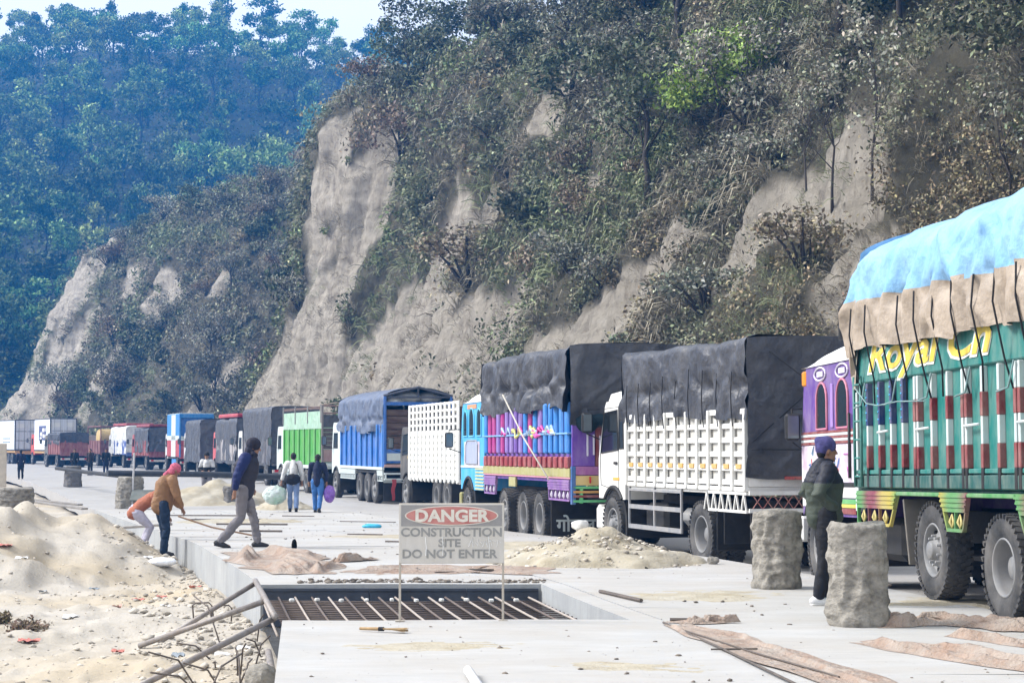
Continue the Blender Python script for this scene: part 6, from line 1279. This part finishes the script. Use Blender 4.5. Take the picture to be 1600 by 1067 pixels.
# ------------------------------------------------------------ heaps
def heap(label, c, rx, ry, h, m, seed, kindname='dirt_heap', base=z0, nz=.14):
    n = 60; xs = np.linspace(-1.15, 1.15, n); X, Y = np.meshgrid(xs, xs); q = np.sqrt(X * X + Y * Y) + .10 * vnoise(np.stack([X * 2.2, Y * 2.2, X * 0 + seed], -1)); Z = np.clip(1 - q, -.05, 1); Z = np.where(Z > 0, Z ** .85, Z) * (1 + .25 * vnoise(np.stack([X * 3, Y * 3, X * 0 + seed + 5], -1)))
    Z = h * Z + nz * h * .6 * fbm(np.stack([X * 6, Y * 6, X * 0 + seed], -1), 3) * (Z > .02)
    co = np.stack([X * rx + c[0], Y * ry + c[1], Z + base(c[1]) - .01], -1).reshape(-1, 3); idx = np.arange(n * n).reshape(n, n); f = gridfaces(idx)
    keep = (np.sqrt(X * X + Y * Y) < 1.12).ravel()[f].all(1); o = link(bpy.data.objects.new(kindname, np_mesh(kindname, co, f[keep], m, True))); return tag(o, label, 'dirt heap')
M['sand'] = mat('sandy_spoil', (.38, .33, .235), .95, .22, 3, bump=.8, bscale=26, dirt=.6, dcol=(.40, .39, .36), dscale=1.5)
heap('sandy dirt heap on the slab beside the white-cab truck', (1.2, 27.6), 1.5, 1.3, .50, M['sand'], 3)
for (x, y, rx, ry, h, lab) in ((-.5, 16.2, .9, .5, .018, 'in front of the danger sign'), (2.2, 21.5, 1.2, .8, .03, 'right of the pit'), (-2.0, 36.5, 1.6, 1.2, .05, 'beyond the sign'), (.2, 32, 1.3, 1.6, .06, 'behind the sandy heap'), (-6.8, 47.5, 1.6, 1.6, .08, 'beyond the walking man'), (.7, 14.6, .8, .6, .015, 'near the bottom edge'), (4.4, 20.6, 1.0, .7, .03, 'beside the teal wheel')):
    heap('thin spill of sand on the slab ' + lab.replace('teal wheel', 'nearest truck wheel'), (x, y), rx, ry, h, M['sand'], x * 3 + y, 'sand_spill', nz=.6)
heap('low dirt heap beyond the walking man under the grey pipe', (-10.2, 66.5), 2.6, 2.0, .8, M['sand'], 7)
heap('small dirt heap beside the men walking away', (-7.2, 60.5), 1.0, 1.0, .45, M['sand'], 11)
# ------------------------------------------------------------ stones and rubble
def rocks(name, label, pts, sizes, m, seed, flat=.6):
    rng = np.random.default_rng(seed); base = np.array([(1, 0, 0), (-1, 0, 0), (0, 1, 0), (0, -1, 0), (0, 0, 1), (0, 0, -1), (.6, .6, .5), (-.6, .6, .5), (.6, -.6, .5), (-.6, -.6, .5)], float)
    tri_ = np.array([(0, 6, 8), (0, 2, 6), (2, 7, 6), (2, 1, 7), (1, 9, 7), (1, 3, 9), (3, 8, 9), (3, 0, 8), (4, 6, 7), (4, 7, 9), (4, 9, 8), (4, 8, 6), (5, 2, 0), (5, 1, 2), (5, 3, 1), (5, 0, 3)])
    n = len(pts); V = base[None] * rng.uniform(.55, 1.25, (n, 10, 1)); V[:, :, 2] *= flat; a = rng.uniform(0, 6.28, n); c, s = np.cos(a)[:, None], np.sin(a)[:, None]
    V = np.stack([V[..., 0] * c - V[..., 1] * s, V[..., 0] * s + V[..., 1] * c, V[..., 2]], -1) * np.asarray(sizes)[:, None, None] + np.asarray(pts)[:, None, :]
    f = (np.arange(n)[:, None, None] * 10 + tri_[None]).reshape(-1, 3); t = np.repeat(rng.uniform(.6, 1.35, (n, 1)) * np.array([1, .97, .93]), 10, 0)
    return tag(link(bpy.data.objects.new(name, np_mesh(name, V.reshape(-1, 3), f, m, False, t))), label, 'rubble', None, 'stuff')
M['stone'] = leaf_mat('rubble_stone', (.46, .43, .38), .95, 0, 0); M['stone_dark'] = leaf_mat('rubble_dark', (.17, .15, .13), .95, 0, 0)
rn = np.random.default_rng(4)
_n = 4200; _y = 14 + 36 * rn.random(_n) ** 1.6; _x = np.interp(_y, _EY, _EX) - .05 - rn.random(_n) ** 1.4 * (_y * .24); _z = ground_h(_x, _y)
rocks('loose_stones', 'loose stones and grit scattered on the dirt at left', np.stack([_x, _y, _z], -1), .012 + .045 * rn.random(_n) ** 5, M['stone'], 1)
_n = 900; _y = 15 + 24 * rn.random(_n); _x = np.interp(_y, _EY, _EX) - .08 - rn.random(_n) ** 1.8 * 1.4; _z = ground_h(_x, _y)
rocks('edge_rubble', 'broken concrete rubble along the foot of the slab edge', np.stack([_x, _y, _z + .01], -1), .018 + .075 * rn.random(_n) ** 5, M['stone'], 2)
_n = 420; _x = -2.6 + 3.0 * rn.random(_n); _y = 23.5 + .5 * rn.random(_n) ** 2
rocks('pit_rubble', 'dark crumbs of concrete along the far rim of the pit', np.stack([_x, _y, [z0(q) + .005 for q in _y]], -1), .012 + .045 * rn.random(_n) ** 4, M['stone_dark'], 3)
_n = 700; _x = rn.uniform(-1, 1, _n); _y = rn.uniform(-1, 1, _n); _r = np.sqrt(_x ** 2 + _y ** 2); _k = (_r < 1.1) & (_r > .2); _hz = .50 * np.clip(1 - _r, 0, 1) ** .85
rocks('heap_stones', 'stones in the sandy heap beside the white-cab truck', np.stack([1.2 + 1.45 * _x, 27.6 + 1.3 * _y, z0(27.6) + _hz], -1)[_k], (.015 + .05 * rn.random(_n) ** 3)[_k], M['stone'], 5)
_n = 2200; _y = 12 + 46 * rn.random(_n) ** 1.3; _x = np.interp(_y, _EY, _EX) + .2 + 7.5 * rn.random(_n); _in = ~((_y > 18.3) & (_y < 23.5) & (_x < 1.3))
rocks('slab_grit', 'dark grit and crumbs scattered on the slab', np.stack([_x, _y, [z0(q) for q in _y]], -1)[_in], (.004 + .030 * rn.random(_n) ** 7)[_in], M['stone_dark'], 6)
# ------------------------------------------------------------ small things lying about
def rock(label, c, r, m, seed, cat='stone', name='stone', group=None):
    mb = MB(); mb.ball((0, 0, 0), r, 20, 14); P = np.array(mb.v); P *= (1 + .28 * fbm(P / max(r) * 1.3 + seed, 3))[:, None]; mb.v = [tuple(p) for p in P]; o = mb.build(name, m, autosm=True); o.location = c; return tag(o, label, cat, group)
rock('rounded pale boulder at the foot of the slab edge, bottom left', (-2.22, 17.3, GZ(-2.22, 17.3) + .12), (.16, .2, .17), M['cast'], 1)
rock('single stone beside the rear wheel of the white-cab truck', (2.85, 27.2, z0(27.2) + .05), (.085, .07, .06), M['cast'], 4)
rock('white lump on top of the sandy heap', (1.0, 28.2, z0(28) + .50), (.13, .1, .09), M['white'], 6)
rock('dark lump on the far slab beside the walking man', (-3.5, 31.0, z0(31) + .07), (.05, .05, .10), M['stone_dark'], 8)
BR = empty('hand_broom', (-1.17, 17.36, 0), R(-22)); tag(BR, 'short straw hand broom lying on the slab before the sign', 'broom')
rg = random.Random(6); mb = MB()
for k in range(70): a0 = rg.uniform(-1, 1); mb.tube([(-.02, .012 * a0, .02 + .012 * rg.random()), (.12, .03 * a0, .02 + .015 * rg.random()), (.22 + .03 * rg.random(), .055 * a0, .008 + .03 * rg.random())], .0025, 3)
mb.build('bristles', mat('bristle', (.33, .23, .12), .95, .4, 60), BR, kind='stuff'); mb = MB(); mb.tube([(-.22, 0, .02), (0, 0, .024)], [.013, .016], 8); mb.build('handle', mat('straw_handle', (.36, .24, .12), .8, .3, 20), BR); mb = MB(); mb.tube([(-.03, 0, .023), (.02, 0, .024)], .019, 8); mb.build('binding', M['rope'], BR)
pipe('pipe_stub', 'short pale pipe piece on the slab at the bottom edge', [(-.32, 14.1, .04), (-.22, 13.1, .04)], .035, paint((.6, .6, .6), .3))
for (lab, pts, r) in (('long rebar lying along the slab joint, lower right', [(1.42, 18.15, .012), (1.72, 15.8, .014), (2.0, 13.4, .012)], .010), ('second rebar crossing the joint at lower right', [(1.55, 17.3, .014), (1.95, 15.4, .02), (2.35, 13.9, .016)], .008), ('short rebar beside the jute path', [(2.0, 15.75, .02), (1.62, 15.75, .015)], .008), ('dark stick on the slab right of the pit', [(1.0, 21.9, .02), (1.38, 20.6, .02)], .022), ('black stick at the end of the jute path', [(1.5, 18.35, .02), (1.95, 18.3, .02)], .018), ('thin stick left of the jute heap', [(-3.6, 29.6, .02), (-3.0, 29.5, .02)], .015)):
    pipe('rebar' if 'rebar' in lab else 'stick', lab, [(p[0], p[1], p[2] + z0(p[1])) for p in pts], r, M['rebar'], 'rebar' if 'rebar' in lab else 'stick', 6)
_sk = [((-6.9, 45, ), (-5.2, 44.6), 'lying across the slab beyond the walking man'), ((-4.2, 47), (-2.8, 46.4), 'on the far slab near the cyan bag'), ((-8.2, 48.5), (-6.2, 48.9), 'on the far slab in front of the low dirt heap'), ((-5.6, 39.6), (-4.7, 39.4), 'just beyond the walking man\'s heels'), ((-3.2, 37.5), (-2.5, 37.2), 'between the walking man and the sign'), ((-9.6, 52.5), (-7.4, 52.2), 'beside the squat concrete roll'), ((-2.2, 33.5), (-1.4, 33.2), 'on the slab behind the sign'), ((-6.2, 52), (-5.3, 51.6), 'near the feet of the men walking away')]
for (a, b, lab) in _sk: pipe('stick', 'dark stick ' + lab, [(a[0], a[1], z0(a[1]) + .03), (b[0], b[1], z0(b[1]) + .03)], .012 + .012 * abs(math.sin(a[0] * 3)), M['rebar'], 'stick', 6)
soft_bag('plastic_bag', 'crumpled white plastic bag at the brown-jacket worker\'s feet', (-5.95, 32.8, GZ(-5.95, 32.8) - .02), (.24, .18, .08), mat('thin_white_plastic', (.75, .76, .78), .35, .05), 'bag', 7)
soft_bag('plastic_bag', 'small cyan plastic bag on the slab beyond the pit', (-3.1, 42.6, z0(42.6) - .02), (.22, .12, .06), mat('cyan_plastic', (.06, .42, .62), .4, .2), 'bag', 9)
rg = random.Random(4)
for k in range(22):
    y = rg.uniform(16, 33); x = E(y) - rg.uniform(.2, 3.4); z = GZ(x, y); mb = MB(); a = rg.uniform(.04, .12)
    mb.grid(lambda u, v: (x + (u - .5) * a * 2.2, y + (v - .5) * a * 1.6, z + .015 + .035 * abs(fold(u * 4 + v * 3, k)) + .02 * fold(v * 6, k + 9)), 6, 6); c = rg.choice([(.7, .7, .7), (.7, .7, .7), (.5, .15, .12), (.55, .3, .25), (.25, .3, .35)])
    tag(mb.build('litter_scrap', paint(c, .3), smooth=True), {.7: 'crumpled white litter scrap', .5: 'crumpled red litter scrap', .55: 'crumpled pinkish litter scrap', .25: 'crumpled grey-blue litter scrap'}[c[0]] + ' on the dirt left of the slab', 'litter', 'litter on the dirt')
mb = MB(); mb.lathe([(-.32, 0), (-.32, .13), (-.30, .17), (-.12, .175), (-.10, .165), (.10, .165), (.12, .175), (.28, .17), (.32, .14), (.32, 0)], 24); q = mb.build('plastic_drum', mat('blue_plastic', (.02, .18, .42), .4, .15, dirt=.3), autosm=True, rot=(0, 0, R(25))); q.location = (-8.35, 42.6, GZ(-8.35, 42.6) + .16); tag(q, 'blue plastic drum lying on its side in the trench', 'drum'); mb = MB(); mb.tube([(.32, .08, .05), (.36, .08, .08)], .03, 10); mb.build('drum_cap', M['black'], q)
for i, (a, b, lab) in enumerate((((-13.0, 52, .10), (-11.2, 50.5, -.05), 'grey plank bridging to the slab edge, left'), ((-13.3, 53, .12), (-11.7, 52.2, .0), 'second plank beside the bridging plank'), ((-8.0, 39.2, -.05), (-6.9, 38.9, .04), 'short plank on the slab edge behind the workers'))): mb = MB(); mb.bar(a, b, .22, .05, .006); tag(mb.build('plank', mat('grey_wood', (.27, .25, .23), .85, .25, 5) if i == 0 else bpy.data.materials['grey_wood']), lab, 'plank')
for i, (x, y, s) in enumerate(((-5.85, 23.4, .7), (-6.3, 23.8, .4))):
    cm, tips = crown_mesh('dry_weed', M['leaf_dry'], 700 + i, .30 * s, .12 * s, .06, 40, 14, .06, lobes=4, spread=.3); o = link(bpy.data.objects.new('dry_weed', cm)); o['kind'] = 'stuff'; o.location = (x, y, GZ(x, y)); tag(o, 'dark clump of uprooted weeds on the dirt' if i == 0 else 'smaller clump of uprooted weeds on the dirt', 'weeds')
